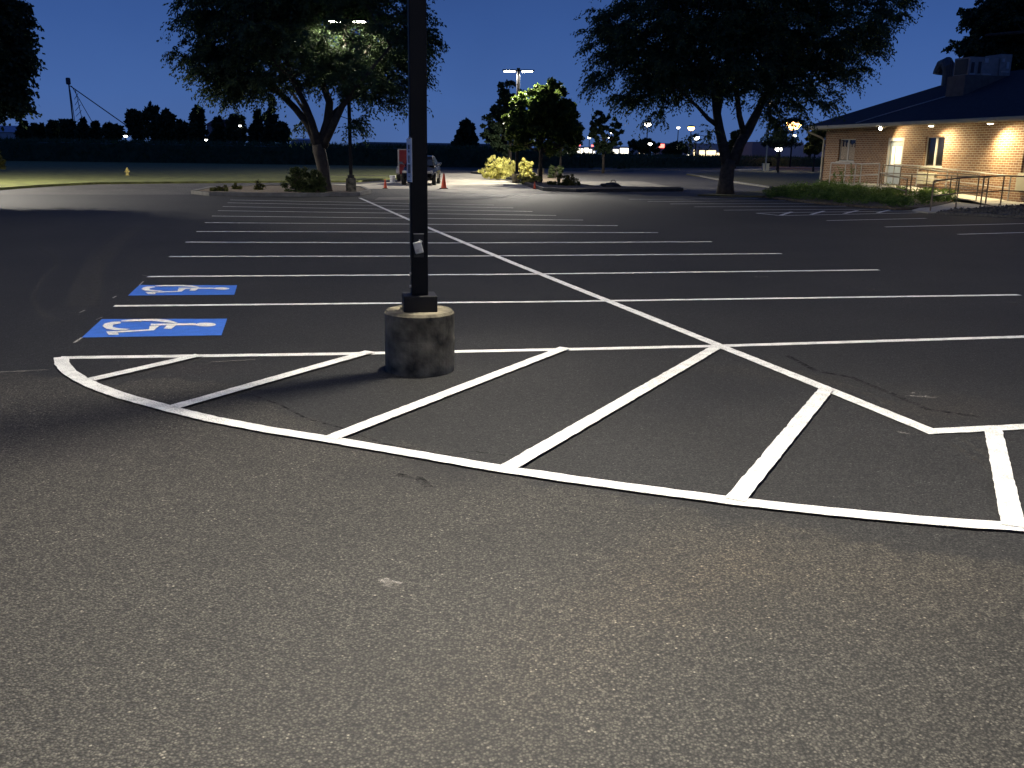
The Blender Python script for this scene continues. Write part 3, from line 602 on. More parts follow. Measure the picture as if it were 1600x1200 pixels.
def carve_l(p):
    for h in heads:
        q = np.array(p)-np.array(h)
        if q[1] < .2 and abs(q[0]) < .28 and abs(q[2]) < .2: return True
        if np.linalg.norm(q) < .62 or (np.linalg.norm(q[:2]) < .9 and -.9 < q[2] < 0 and rng_c.random() < .5): return True
    return False
grow('honey_locust_tree', LL, 'large spreading locust tree left of the nearest pole, lamp heads glowing in its crown', lm, lob, 1250, 'big locust trees in the car park', 11, carve=carve_l)
# right honey locust
Yr = 41.9; LR = Vector((G(1134, 305).x, Yr, .03))
lm = [limb_px([(1133, 306, 0, .42), (1134, 285, 0, .33), (1137, 262, 0, .30), (1141, 250, 0, .33)], Yr, LR),
      limb_px([(1136, 256, 0, .24), (1124, 202, 0, .2), (1119, 170, .2, .17), (1116, 140, .3, .14), (1105, 90, .6, .1), (1085, 40, 1, .06)], Yr, LR),
      limb_px([(1145, 255, 0, .25), (1156, 225, 0, .23), (1168, 205, 0, .22), (1180, 182, 0, .19), (1190, 162, .2, .15), (1210, 125, .4, .12), (1240, 80, .6, .09), (1275, 45, .8, .05)], Yr, LR),
      limb_px([(1121, 196, 0, .11), (1106, 185, -.3, .09), (1090, 167, -.6, .07), (1060, 140, -1, .05)], Yr, LR),
      limb_px([(1163, 212, 0, .14), (1155, 180, -.5, .12), (1150, 130, -1, .1), (1155, 60, -1.5, .07), (1160, -20, -2, .04)], Yr, LR),
      limb_px([(1122, 180, .1, .12), (1130, 130, 1.2, .1), (1140, 60, 2.2, .06)], Yr, LR),
      limb_px([(1195, 150, .2, .1), (1240, 135, .6, .08), (1290, 120, 1, .05)], Yr, LR),
      limb_px([(1112, 120, .4, .1), (1060, 90, .8, .08), (1000, 70, 1.2, .05)], Yr, LR)]
lob = [lobe_px(1165, -60, 235, 100, Yr, LR, rd=170), lobe_px(1160, 40, 215, 70, Yr, LR, rd=160), lobe_px(1020, 92, 85, 38, Yr, LR), lobe_px(960, 40, 42, 48, Yr, LR), lobe_px(935, 75, 26, 10, Yr, LR, rd=30), lobe_px(940, 120, 24, 14, Yr, LR, rd=30), lobe_px(1130, 118, 120, 38, Yr, LR),
       lobe_px(1030, 140, 60, 24, Yr, LR), lobe_px(985, 150, 30, 16, Yr, LR), lobe_px(1025, 176, 22, 10, Yr, LR), lobe_px(1270, 95, 80, 45, Yr, LR), lobe_px(1345, 60, 42, 26, Yr, LR), lobe_px(1385, 10, 40, 20, Yr, LR), lobe_px(1345, 105, 24, 12, Yr, LR, rd=30), lobe_px(1235, 148, 62, 22, Yr, LR), lobe_px(1290, 158, 26, 12, Yr, LR), lobe_px(1260, 182, 16, 9, Yr, LR), lobe_px(1085, 212, 24, 10, Yr, LR, dy=-.5), lobe_px(1215, 185, 26, 16, Yr, LR, dy=.7)]
grow('honey_locust_tree', LR, 'large dark forked locust tree standing between the island and the brick building', lm, lob, 1500, 'big locust trees in the car park', 23)
# tree at left edge of the frame and the one behind the brick building
Ye = 30.0; LE = Vector((AY(-95, 280, Ye).x, Ye, 0))
lm = [limb_px([(-95, 310, 0, .3), (-92, 250, 0, .22), (-90, 210, 0, .2)], Ye, LE), limb_px([(-90, 215, 0, .18), (-70, 150, 0, .14), (-50, 80, .2, .08)], Ye, LE), limb_px([(-90, 215, 0, .18), (-110, 120, 0, .14), (-120, 20, .2, .07)], Ye, LE), limb_px([(-88, 200, 0, .14), (-50, 165, -.3, .09), (-20, 150, -.4, .05)], Ye, LE)]
lob = [lobe_px(-90, 20, 115, 130, Ye, LE), lobe_px(-40, 90, 72, 55, Ye, LE), lobe_px(-20, 140, 58, 32, Ye, LE), lobe_px(-20, 15, 35, 30, Ye, LE), lobe_px(20, 88, 26, 16, Ye, LE), lobe_px(-30, 162, 40, 12, Ye, LE)]
grow('maple_tree', LE, 'dark dense tree cut off by the left edge of the picture', lm, lob, 1000, None, 31, leaf=(.14, .11), spray=(5, .45, 6), mats=('bark', 'leafd'))
Yb = 47.0; LB = Vector((AY(1650, 300, Yb).x+8, Yb+8, 0)); Yb += 8
lm = [limb_px([(1760, 290, 0, .4), (1755, 200, 0, .3), (1740, 130, 0, .25)], Yb, LB), limb_px([(1740, 140, 0, .22), (1680, 70, -1, .15), (1600, 50, -2, .1), (1540, 55, -2.5, .06)], Yb, LB), limb_px([(1740, 140, 0, .22), (1730, 20, 0, .15), (1700, -60, 0, .08)], Yb, LB)]
lob = [lobe_px(1700, 0, 130, 85, Yb, LB), lobe_px(1610, 30, 72, 42, Yb, LB), lobe_px(1560, 8, 36, 24, Yb, LB), lobe_px(1530, 62, 34, 10, Yb, LB), lobe_px(1540, 28, 40, 22, Yb, LB), lobe_px(1545, 75, 42, 13, Yb, LB), lobe_px(1510, 70, 16, 6, Yb, LB, rd=30), lobe_px(1600, 90, 45, 24, Yb, LB), lobe_px(1590, 108, 36, 26, Yb, LB), lobe_px(1640, 60, 60, 50, Yb, LB), lobe_px(1620, 115, 40, 22, Yb, LB)]
grow('oak_tree', LB, 'dark tree reaching over the roof and rooftop unit of the brick building', lm, lob, 1700, None, 37, leaf=(.2, .14), spray=(5, .5, 6), mats=('bark', 'leafd'))
# middle distance trees
def small_tree(name, px, ybase, lobes, label, mt, n, leaf, seed, trunk_px=None, group=None, Y=None, tw=3.0, clump=None, z0=.05, lean=0):
    g = G(px, ybase); Yt = Y or g.y; base = AY(px, 250, Yt); loc = Vector((base.x, Yt, z0)); root = empty(name, loc, label, 'tree', group)
    lb = [lobe_px(*l[:4], Yt, loc, rd=(l[4] if len(l) > 4 else None)) for l in lobes]
    k = Yt/F; top = lb[0]; rt = tw*k
    mb = MB(); mb.tube([(0, 0, -.05), (0, 0, max(.4, top[2]-top[5]*.6)), (top[0]*.5, 0, top[2])], [rt, rt*.75, rt*.35], 10)
    rr = random.Random(seed)
    for l in lb:
        for q in range(4):
            mb.tube([(0, 0, max(.4, top[2]-top[5]*(.9-.2*q))), (l[0]*.6+rr.uniform(-.3, .3)*l[3], l[1]*.6, l[2]*.8+.1*l[5]), (l[0]+rr.uniform(-.6, .6)*l[3], l[1]+rr.uniform(-.5, .5)*l[4], l[2]+rr.uniform(-.2, .6)*l[5])], [rt*.4, rt*.25, rt*.08], 5)
    mb.build('trunk', M['bark'], root, smooth=True)
    leafblob('crown', lb, int(n*1.35), leaf, mt, root, seed=seed, clump=int((clump or 60)*2.2), shell=.5, rk=.22, zmin=.5)
    return root
small_tree('maple_tree', 845, 288, [(850, 190, 40, 50), (822, 185, 34, 38), (880, 195, 28, 38), (812, 215, 22, 24), (855, 150, 28, 22), (895, 215, 16, 18), (885, 165, 16, 12)], 'leafy green tree on the centre island, its left side lit yellow by the twin lamp', 'leafy', 36000, (.17, .14), 41, tw=3.6, clump=170)
small_tree('maple_tree', 797, 262, [(785, 195, 30, 44), (790, 150, 17, 26), (772, 215, 22, 20), (805, 185, 20, 40)], 'dim teal green tree behind the golden shrubs, left of the lit island tree', 'leafd', 14000, (.22, .18), 42, Y=84, clump=90)
small_tree('maple_tree', 876, 263, [(888, 215, 22, 30), (900, 200, 12, 22), (873, 225, 18, 20)], 'small dark tree right behind the lit island tree', 'leafd', 8000, (.22, .18), 43, Y=88, clump=60, tw=2.2)
small_tree('pear_tree', 943, 265, [(940, 200, 14, 34), (960, 210, 12, 28), (927, 205, 8, 24), (945, 232, 18, 10)], 'slim tree with two upright leaders on the small far island', 'leafd', 9000, (.2, .16), 44, Y=86, clump=60, tw=2.4)
small_tree('fir_tree', 729, 240, [(729, 214, 19, 18), (730, 200, 12, 12), (724, 224, 18, 10), (738, 222, 12, 10)], 'solitary rounded dark tree beyond the corn, right of the nearest pole', 'leafd', 6000, (.5, .4), 45, Y=150, clump=50)
small_tree('hawthorn_tree', 1217, 266, [(1219, 220, 28, 11), (1200, 222, 18, 7), (1238, 222, 18, 7), (1222, 207, 18, 10), (1225, 198, 9, 6)], 'small bare-looking tree with flat spreading crown before the grey warehouse', 'leafd', 3600, (.2, .1), 46, Y=100, clump=140, tw=1.6)
small_tree('linden_tree', 1272, 262, [(1274, 222, 17, 17), (1282, 212, 12, 16), (1266, 232, 9, 8)], 'pale green tree against the left end of the brick building', 'shrub', 5000, (.25, .2), 47, Y=110, clump=50, tw=1.5)
small_tree('maple_tree', 1003, 262, [(1005, 226, 18, 12), (1018, 230, 16, 10), (992, 228, 12, 10)], 'low round dark tree before the gabled lit shop', 'leafd', 4000, (.4, .3), 48, Y=170, clump=40)
small_tree('maple_tree', 1055, 262, [(1055, 232, 17, 9), (1046, 236, 14, 9), (1064, 236, 12, 9)], 'low dark tree left of the white flat-roofed shop', 'leafd', 4000, (.4, .3), 49, Y=170, clump=40)
small_tree('maple_tree', 1148, 262, [(1150, 222, 14, 16), (1146, 232, 13, 10)], 'yellow-green tree glimpsed between the forks of the right locust', 'shrub', 4000, (.3, .25), 50, Y=130, clump=40)
# row of trees behind the corn
row = [(37, 203, 9, 11, 'c', 'small pointed tree beside the pale shed'), (60, 205, 13, 13, 'r', 'round bush-like tree right of the pale shed'), (85, 202, 9, 13, 'r', 'narrow round tree left of the farm lamp'), (106, 199, 12, 14, 'r', 'dark round tree under the farm lamp'), (130, 200, 10, 14, 'c', 'dark tree at the foot of the grain leg'),
       (149, 203, 9, 12, 'c', 'short pointed tree right of the grain leg'), (176, 205, 17, 11, 'r', 'broad low bush-like tree left of the tall dark pines'), (214, 188, 17, 27, 'r', 'tall rounded pine, leftmost of the tall ones behind the corn'), (240, 188, 16, 26, 'r', 'tall pine with a flattened top, second of the tall ones'), (262, 194, 14, 22, 'r', 'tall dark pine, third of the tall ones'),
       (285, 203, 12, 15, 'r', 'low dark tree between the tall pines and the pointed one'), (309, 188, 14, 27, 'c', 'tall pointed spruce standing above its neighbours'), (342, 199, 12, 19, 'c', 'pointed tree before the red roof'), (369, 197, 15, 20, 'r', 'rounded tree right of the red roof'),
       (402, 191, 13, 27, 'c', 'tall spruce, left of the last broad one behind the corn'), (424, 186, 15, 34, 'c', 'tallest spiky spruce near the left locust'), (440, 205, 12, 14, 'r', 'low dark tree at the right end of the row')]
for i, (x, y, rx, ry, k, lb) in enumerate(row):
    Yt = 170+(i*37 % 40); 
    if k == 'c': L = [(x, y+ry*.5, rx, ry*.5), (x, y+ry*1., rx*1.05, ry*.45), (x, y, rx*.75, ry*.45), (x, y-ry*.5, rx*.45, ry*.4), (x, y-ry*.85, rx*.2, ry*.25)]
    else: L = [(x, y+ry*.25, rx, ry*.7), (x, y+ry*.9, rx*.95, ry*.5), (x-rx*.3, y-ry*.3, rx*.6, ry*.6), (x+rx*.3, y-ry*.15, rx*.6, ry*.6)]
    small_tree('spruce_tree' if k == 'c' else 'pine_tree', x, 230, L, lb+', far row', 'leafd', 3600, (.7, .5), 60+i, Y=Yt, group='trees beyond the cornfield', clump=36, tw=2, z0=0)
# ------------------------------------------------------------ shrubs
def shrub(px, py, rx, h, label, mt, n, leaf, seed, group, Y=None, name='shrub', lobes=None, stiff=1.0, cat='shrub'):
    g = G(px, py); Y = Y or g.y; k = Y/F; loc = Vector((g.x, g.y, .08)); root = empty(name, loc, label, cat, group)
    R, Hh = rx*k, h*k
    lobes = lobes or [(0, 0, Hh*.16, R, R, Hh*.3), (0, 0, Hh*.35, R, R*.9, Hh*.65), (-R*.35, 0, Hh*.5, R*.5, R*.5, Hh*.45), (R*.3, -.1, Hh*.45, R*.55, R*.5, Hh*.42)]
    mb = MB(); rr = random.Random(seed)
    for q in range(9): mb.tube([(rr.uniform(-.1, .1), rr.uniform(-.1, .1), -.05), (rr.uniform(-.4, .4)*R, rr.uniform(-.4, .4)*R, Hh*.4), (rr.uniform(-.7, .7)*R, rr.uniform(-.6, .6)*R, Hh*.8)], [.02, .014, .005], 5)
    mb.build('stems', M['bark'], root)
    leafblob('foliage', lobes, n, leaf, mt, root, seed=seed, clump=max(14, int(n/90)), shell=.42, zmin=.0, up=.3)
    return root
gg = 'golden shrubs around the twin lamp'
for a in ((777, 281, 22, 36, 'tallest golden shrub, left end of the cluster', 9000), (797, 279, 17, 26, 'golden shrub in the middle of the cluster, left of the lamp post', 6500), (821, 284, 16, 33, 'pointed yellow shrub right of the twin lamp post', 6000), (758, 279, 12, 13, 'low golden shrub at the outer left tip of the island', 1800),
          (818, 288, 13, 12, 'low golden mound at the kerb under the pointed yellow shrub', 1800), (836, 288, 10, 13, 'low golden mound touching the lit tree trunk', 1400)):
    shrub(a[0], a[1], a[2], a[3], a[4], 'gold', a[5], (.09, .06), 80+a[0], gg)
gi = 'dull green shrubs on the centre island'
shrub(866, 281, 14, 22, 'dark loose shrub right of the island tree trunk', 'shrubd', 2600, (.09, .05), 91, gi)
shrub(887, 293, 18, 21, 'olive dome shaped shrub near the island edge', 'shrub', 4200, (.08, .04), 92, gi)
shrub(860, 292, 9, 7, 'small low olive tuft between trunk and dome shrub', 'shrub', 1200, (.08, .04), 93, gi)
gl = 'shrubs on the left island'
shrub(470, 304, 26, 38, 'big dark bush left of the locust trunk', 'shrubd', 7000, (.10, .05), 94, gl)
shrub(497, 305, 17, 37, 'dark bush hugging the locust trunk', 'shrubd', 4000, (.10, .05), 95, gl)
shrub(345, 303, 15, 11, 'low spreading tuft, leftmost on the left island', 'shrub', 1800, (.08, .03), 96, gl)
shrub(371, 300, 11, 9, 'low tuft, second from the left on the left island', 'shrub', 1300, (.08, .03), 97, gl)
shrub(405, 301, 8, 13, 'upright little tuft between the low ones and the big bush', 'shrub', 900, (.10, .03), 98, gl)
gf = 'low plants on the small far island'
shrub(922, 265, 8, 5, 'low tuft left of the slim two-leader tree', 'shrubd', 500, (.12, .06), 99, gf)
shrub(970, 265.5, 15, 6, 'long low reddish plant right of the slim two-leader tree', 'shrubd', 900, (.12, .06), 100, gf)
shrub(-8, 270, 18, 40, 'rounded evergreen bush cut off by the left edge', 'shrub', 6000, (.12, .07), 101, None)
# ------------------------------------------------------------ corn field
def corn(name, px0, px1, y0, y1, depth, ht, label, n, seed):
    a, b = G(px0, y0), G(px1, y1); rg = np.random.default_rng(seed)
    d = (b-a); nn = Vector((-d.y, d.x, 0)).normalized()
    if nn.y < 0: nn = -nn
    # inner mass with an uneven top, then stalk leaves over it
    nx, ny = 160, 10; vs = []; fs = []
    for j in range(ny+1):
        for i in range(nx+1):
            p = a+d*(i/nx)+nn*(depth*(j/ny)**1.5+.4); vs.append((p.x, p.y, ht*.86+rg.uniform(-.08, .08)))
    for i in range(nx+1):
        p = a+d*(i/nx)+nn*.4; vs.append((p.x, p.y, -.03))
    for j in range(ny):
        for i in range(nx): q = j*(nx+1)+i; fs.append((q, q+1, q+nx+2, q+nx+1))
    q0 = (ny+1)*(nx+1)
    for i in range(nx): fs.append((q0+i, q0+i+1, i+1, i))
    root = empty(name, a, None, None); mb = MB(); mb.v = vs; mb.f = fs
    t = rg.random(n); dep = rg.random(n)**2.5*depth*.6; P = np.array(a)[None]+np.array(d)[None]*t[:, None]+np.array(nn)[None]*dep[:, None]
    P[:, 2] = rg.random(n)*ht*.9; far = dep > 1.0; P[far, 2] = ht*(.72+.2*rg.random(far.sum()))
    dr = rg.normal(size=(n, 3))*.6; dr[:, 2] = rg.uniform(.2, 1.2, n); dr = unit(dr)
    V = quads(P, dr, rg.uniform(.35, .8, n), rg.uniform(.05, .11, n), rg)
    base = mb.build('corn_mass', M['cornb']); lv = npmesh('corn_leaves', V, 4, M['corn'])
    bpy.data.objects.remove(root)
    # one object: join
    m0 = base.data; off = len(m0.vertices)
    allv = [tuple(v.co) for v in m0.vertices]+[tuple(v) for v in V]; allf = [tuple(p.vertices) for p in m0.polygons]+[tuple(range(off+4*i, off+4*i+4)) for i in range(n)]
    me = bpy.data.meshes.new(name); me.from_pydata(allv, [], allf); me.materials.append(M['cornb']); me.materials.append(M['corn'])
    mi = [0]*len(m0.polygons)+[1]*n; me.polygons.foreach_set('material_index', mi); me.update()
    o = bpy.data.objects.new(name, me); C.objects.link(o); bpy.data.objects.remove(base); bpy.data.objects.remove(lv)
    tag(o, label, 'crop', None, 'stuff')
corn('cornfield', -900, 870, 241, 263, 60, 2.25, 'dark green standing corn behind the lawn on the left', 26000, 5)
corn('cornfield', 868, 1300, 262.2, 261.5, 30, 1.55, 'lower dark crop strip before the lit shops on the right', 9000, 6)
#@@PART3
# ------------------------------------------------------------ brick building (local frame: x along the facade towards us, y into the building)
BZ = math.atan2(BD.y, BD.x)
bld = empty('brick_building', BO, 'single storey tan brick building with dark hipped roof and lit wall lamps on the right', 'building', None, BZ)
LEN = 27.0; DEP = 10.4; WH = 3.3; FL = .42
opens = [(1.55, 3.3, 1.5, 2.70), (6.42, 7.86, FL, 2.72), (9.6, 11.1, 1.34, 2.72), (16.4, 17.9, 1.2, 2.5), (22, 23.5, 1.2, 2.5)]
def wallbox(mb, x0, x1, z0, z1): mb.bx((x0, 0, z0), (x1, .25, z1))
mb = MB(); xs = 0
for (a, b, z0, z1) in opens:
    wallbox(mb, xs, a, -.1, WH); wallbox(mb, a, b, -.1, z0); wallbox(mb, a, b, z1, WH); xs = b
wallbox(mb, xs, LEN, -.1, WH); mb.bx((0, .25, -.1), (.25, DEP, WH)); mb.bx((LEN-.25, .25, -.1), (LEN, DEP, WH)); mb.bx((.25, DEP-.25, -.1), (LEN-.25, DEP, WH))
mb.build('wall', M['brick'], bld)
MB().bx((.25, .9, -.05), (LEN-.25, DEP-.3, 3.1)).build('interior_partition', M['curtain_glare'], bld)
ov = .9; t_ = .42; z0 = WH+.12; rid = DEP/2; zr = z0+t_*(rid+ov)
e = [(-ov, -ov), (LEN+ov, -ov), (LEN+ov, DEP+ov), (-ov, DEP+ov)]
r_ = MB().add([(x, y, z0) for x, y in e]+[(rid, rid, zr), (LEN-rid, rid, zr)], [(0, 1, 5, 4), (1, 2, 5), (2, 3, 4, 5), (3, 0, 4)]).build('roof', M['roof'], bld)
MB().add([(x, y, z0-.14) for x, y in e], [(3, 2, 1, 0)]).build('soffit', M['soffit'], bld)
fb = MB(); fb.bx((-ov-.03, -ov-.03, z0-.2), (LEN+ov, -ov, z0-.002)); fb.bx((-ov-.03, -ov, z0-.2), (-ov, DEP+ov, z0-.002)); fb.bx((-ov, DEP+ov, z0-.2), (LEN+ov, DEP+ov+.03, z0-.002)); fb.build('fascia', M['cream'], bld)
g = MB(); g.bx((-ov, -ov-.13, z0-.15), (LEN+ov, -ov-.031, z0-.03)); g.build('gutter', M['cream'], bld)
MB().tube([(-.5, -ov-.08, z0-.15), (-.4, -ov-.05, z0-.3), (-.06, -.25, z0-.62), (-.04, -.08, z0-.75), (-.04, -.08, .3), (-.04, -.25, .18)], .055, 8).build('downspout', M['cream'], bld)
def rz_(y): return z0+t_*(y+ov)
def RFp(px, py):
    d = ray(px, py); A = (O3-BO).dot(BN); B = d.dot(BN); k = (z0+t_*(A+ov)-H)/(d.z-t_*B); p = O3+d*k-BO; return (p.dot(BD), p.dot(BN), p.z+.02)
MB().tube([RFp(1337, 193), RFp(1400, 174), RFp(1484, 149.5)], .028, 6).build('roof_flashing', M['flash'], r_)
# duct
dx, dy = 4.5, 4.25
MB().tube([(dx, dy, rz_(dy)-.3), (dx, dy, 6.1), (dx-.02, dy, 6.4), (dx-.25, dy, 6.62), (dx-.55, dy, 6.55), (dx-.72, dy, 6.25), (dx-.75, dy, 6.12)], [.3, .3, .34, .36, .36, .36, .36], 14).build('gooseneck_vent', M['galv'], r_)
# mechanical well and rooftop unit
q0, q1_ = RFp(1487, 150), RFp(1567, 128)
MB().bx((7.55, 2.15, rz_(2.15)-.3), (8.95, 4.5, 5.66)).build('roof_well', M['curb'], bld)
hu = MB().bx((7.75, 2.3, 5.662), (8.9, 3.9, 6.50)).build('rooftop_unit', M['hvac'], bld)
MB().bx((7.9, 3.902, 5.662), (8.98, 4.5, 6.66)).build('unit_hood', M['hvac'], hu)
MB().bx((7.85, 2.28, 5.72), (8.8, 2.299, 6.42)).build('unit_grille', M['hvacd'], hu)
for A_, B_ in (((8.901, 2.42, 5.75), (8.92, 2.58, 6.25)), ((8.901, 2.8, 5.75), (8.92, 2.95, 6.28))): MB().bx(A_, B_).build('unit_grille', M['hvacd'], hu)
for A_, B_ in (((8.901, 3.1, 6.25), (8.925, 3.3, 6.44)), ((8.981, 4.0, 6.3), (9.0, 4.12, 6.45)), ((8.981, 4.25, 6.0), (9.0, 4.38, 6.3)), ((8.901, 2.35, 5.67), (8.98, 2.62, 5.74)), ((8.901, 3.0, 5.67), (8.97, 3.5, 5.74)), ((8.981, 4.0, 5.82), (9.0, 4.4, 5.87))): MB().bx(A_, B_).build('unit_panel', M['flash'], hu)
for x in (7.45, 7.6): MB().tube([(x, 2.3, 5.3), (x, 2.3, 6.42)], .02, 5).build('unit_post', M['hvacd'], hu)
# windows and door
def window(a, b, z0, z1, frac=(.5,), glow=None, sill=True):
    f = MB(); d = .05
    f.bx((a, .10, z0), (a+d, .18, z1)); f.bx((b-d, .10, z0), (b, .18, z1)); f.bx((a+d, .10, z0), (b-d, .18, z0+d)); f.bx((a+d, .10, z1-d), (b-d, .18, z1))
    for q in frac: x = a+(b-a)*q; f.bx((x-.06, .095, z0+d), (x+.06, .185, z1-d))
    w_ = f.build('window', M['frame'], bld)
    MB().bx((a+d, .135, z0+d), (b-d, .145, z1-d)).build('pane', M['glass'], w_)
    if sill: MB().bx((a-.08, -.05, z0-.075), (b+.08, .10, z0-.002)).build('sill', M['walk'], w_)
    return w_
w1 = window(*opens[0]); w2 = window(*opens[2]); w3 = window(*opens[3]); w4 = window(*opens[4])
a, b, za, zb_ = opens[0]
cu = MB()
for i in range(16):
    x = a+.1+i*(b-a-.2)/16; cu.bx((x, .118, za+.08), (x+(b-a)/24, .13, zb_-.1-.35*abs(math.sin(i))))
cu.build('curtain_glare', M['curtain_glare'], w1)  # pale folds before the pane, tone raised to imitate bright reflection in glass
a, b, za, zb_ = opens[1]
fr = MB(); fr.bx((a, .02, za), (a+.16, .2, zb_)); fr.bx((b-.12, .02, za), (b, .2, zb_)); fr.bx((a+.16, .02, zb_-.18), (b-.12, .2, zb_)); fr.build('door_frame', M['frame'], bld)
dr = MB(); dr.bx((a+.161, .08, za), (b-.121, .13, za+.98)); dr.bx((a+.161, .08, zb_-.42), (b-.121, .13, zb_-.181)); dr.bx((a+.161, .08, za+.98), (a+.30, .13, zb_-.42)); dr.bx((b-.24, .08, za+.98), (b-.121, .13, zb_-.42))
dd = dr.build('door', M['doorp'], bld)
MB().bx((a+.30, .10, za+.98), (b-.24, .11, zb_-.42)).build('pane', M['inner'], dd)
MB().bx((a+.56, .092, za+1.0), (a+.62, .099, zb_-.44)).build('blind_edge', M['curtain_glare'], dd)
MB().tube([(b-.19, .08, za+.95), (b-.19, .03, za+.95), (b-.29, .03, za+.95)], .015, 8).build('handle', M['chrome'], dd)
up_ = MB(); up_.bx((9.5, -.18, .52), (10.12, -.002, 1.06)); up_.bx((10.16, -.16, .55), (10.85, -.002, 1.04)); up_.build('utility_box', M['cream'], bld, bevel=.02)
MB().bx((16.45, -.2, .45), (17.2, -.002, 1.12)).build('utility_box', M['cream'], bld, bevel=.02)
# wall lamps under the eave, lit
for i, (s, pw, lb) in enumerate(((6.9, 420, 'small flood lamp under the eave above the glazed door'), (10.85, 800, 'small lamp under the eave above the two pane window'), (14.95, 950, 'small lamp under the eave nearest the right edge of the picture'))):
    r = empty('wall_lamp', BO+BD*s-BN*.62+Vector((0, 0, z0-.145)), lb, 'lamp', 'lamps under the eave of the brick building', BZ)
    MB().tube([(0, 0, 0), (0, 0, -.05)], [.09, .07], 14).build('canopy', M['cream'], r)
    if i == 0:
        MB().tube([(0, 0, -.05), (.03, -.06, -.10), (.05, -.2, -.13)], [.04, .06, .10], 12).build('flood_head', M['frame'], r); MB().tube([(.05, -.2, -.13), (.053, -.215, -.133)], .085, 12).build('lens', M['lens'], r)
    else:
        MB().tube([(0, 0, -.05), (0, 0, -.10)], [.15, .16], 16).build('lamp_shade', M['frame'], r); MB().tube([(0, 0, -.101), (0, 0, -.115)], .10, 14).build('lens', M['lens'], r)
    spot((0, -.05, -.16), pw, r, aim=((.85, .15, -.75) if i == 0 else (.45, .10, -1)), cone=155, blend=1.0, col=(1, .84, .52), size=.10)
# ------------------------------------------------------------ ramp, walk and rails
def L2W(s, n, z=0): p = BO+BD*s+BN*n; return (p.x, p.y, z)
def wpoly(pts): return [L2W(*p)[:2] for p in pts]
tag(MB().prism(wpoly([(4.9, -.01), (4.9, -2.0), (9.0, -2.0), (9.0, -.01)]), -.02, FL-.01).build('ramp_landing', M['walk']), kind='structure')
rp = MB(); v = [L2W(9.0, -.3, FL-.012), L2W(9.0, -1.9, FL-.012), L2W(16.5, -1.9, .06), L2W(16.5, -.3, .06)]
rp.add(v+[(x, y, -.02) for x, y, z in v], [(3, 2, 1, 0)[::-1], (0, 1, 5, 4)[::-1], (1, 2, 6, 5)[::-1], (2, 3, 7, 6)[::-1], (3, 0, 4, 7)[::-1], (4, 5, 6, 7)[::-1]]); tag(rp.build('ramp', M['walk']), kind='structure')
walk = wpoly([(26, -.4), (9.0, -.02), (9.0, -4.2), (12.5, -5.4), (16.4, -6.2)])
walk = wpoly([(9.0, -2.0), (16.6, -2.0), (16.6, -.4), (26, -.4), (26, -4.6)])+P2([(1560, 325), (1500, 331), (1450, 333), (1425, 330), (1492, 310)])
tag(MB().prism(walk, -.02, .045).build('walkway', M['walk']), kind='structure')
gb = P2([(1462, 335), (1490, 330), (1560, 326), (1640, 322), (1900, 345), (1900, 366), (1600, 341)])
tag(MB().prism(gb, -.01, .075).build('gravel_bed', M['gravel']), kind='structure')
rg = np.random.default_rng(3)
def gravel(n):
    a, b = np.array(gb[0]), None; P = []
    xs_ = [p[0] for p in gb]; ys_ = [p[1] for p in gb]
    while len(P) < n:
        x, y = rg.uniform(min(xs_), max(xs_)), rg.uniform(min(ys_), max(ys_)); c = False; j = len(gb)-1
        for i in range(len(gb)):
            if (gb[i][1] > y) != (gb[j][1] > y) and x < (gb[j][0]-gb[i][0])*(y-gb[i][1])/(gb[j][1]-gb[i][1])+gb[i][0]: c = not c
            j = i
        if c: P.append((x, y, .08))
    P = np.array(P); return quads(P, unit(rg.normal(size=P.shape)), rg.uniform(.05, .12, n), rg.uniform(.04, .09, n), rg)
o = npmesh('bed_stones', gravel(5000), 4, M['gravel']); tag(o, 'dark stones covering the bed at the right edge', 'gravel', None, 'stuff')
def rail(name, pts, tops, label, m, posts=True, mid=.5, r=.026, group='handrails of the ramp'):
    pts = [Vector(p) for p in pts]; root = empty(name, pts[0], label, 'railing', group)
    tp = [p+Vector((0, 0, h)) for p, h in zip(pts, tops)]; md = [p+Vector((0, 0, h*mid)) for p, h in zip(pts, tops)]
    MB().tube(tp, r, 8).build('top_rail', M[m], root, at=pts[0]); MB().tube(md, r*.8, 8).build('middle_rail', M[m], root, at=pts[0])
    for p, q in zip(pts, tp): MB().tube([p, q], r, 8).build('post', M[m], root, at=pts[0])
    return root
off = 2.0
ss = [W(x, 262, off)[0] for x in (1298, 1321, 1337, 1346, 1374)]
r1 = rail('handrail', [L2W(ss[0], -off, .16), L2W(ss[1], -off, .20), L2W(ss[2], -off, .25), L2W(ss[3], -off, .3), L2W(ss[4], -off, .42)], [1.26, 1.2, 1.16, 1.1, 1.02], 'pale steel railing left of the glazed door', 'steel', r=.032)
slope = lambda s: FL-.012-(s-9.0)*(FL-.07)/7.5 if s > 9 else FL-.012
rail('handrail', [L2W(s, -1.88, slope(s)) for s in (ss[4]+.12, 10.8, 12.9, 15, 16.4)], [1.0]*5, 'dark railing of the ramp sloping down from the door landing', 'railb')
rail('handrail', [L2W(s, -.42, slope(s)) for s in (7.9, 9.9, 12.2, 14.4, 16.4)], [1.0]*5, 'bright lit railing sloping down along the brick wall', 'steel')
lo = [G(1413.8, 316.6, .045), G(1453.5, 329.5, .045), G(1493, 326, .045), G(1531.6, 323.6, .045), G(1563, 321, .045)]
tps = [(1415, 280.5), (1456, 283), (1498, 278), (1536, 276), (1568, 274.6)]
hs = []
for p, q in zip(lo, tps): hs.append(AY(q[0], q[1], p.y).z-.045)
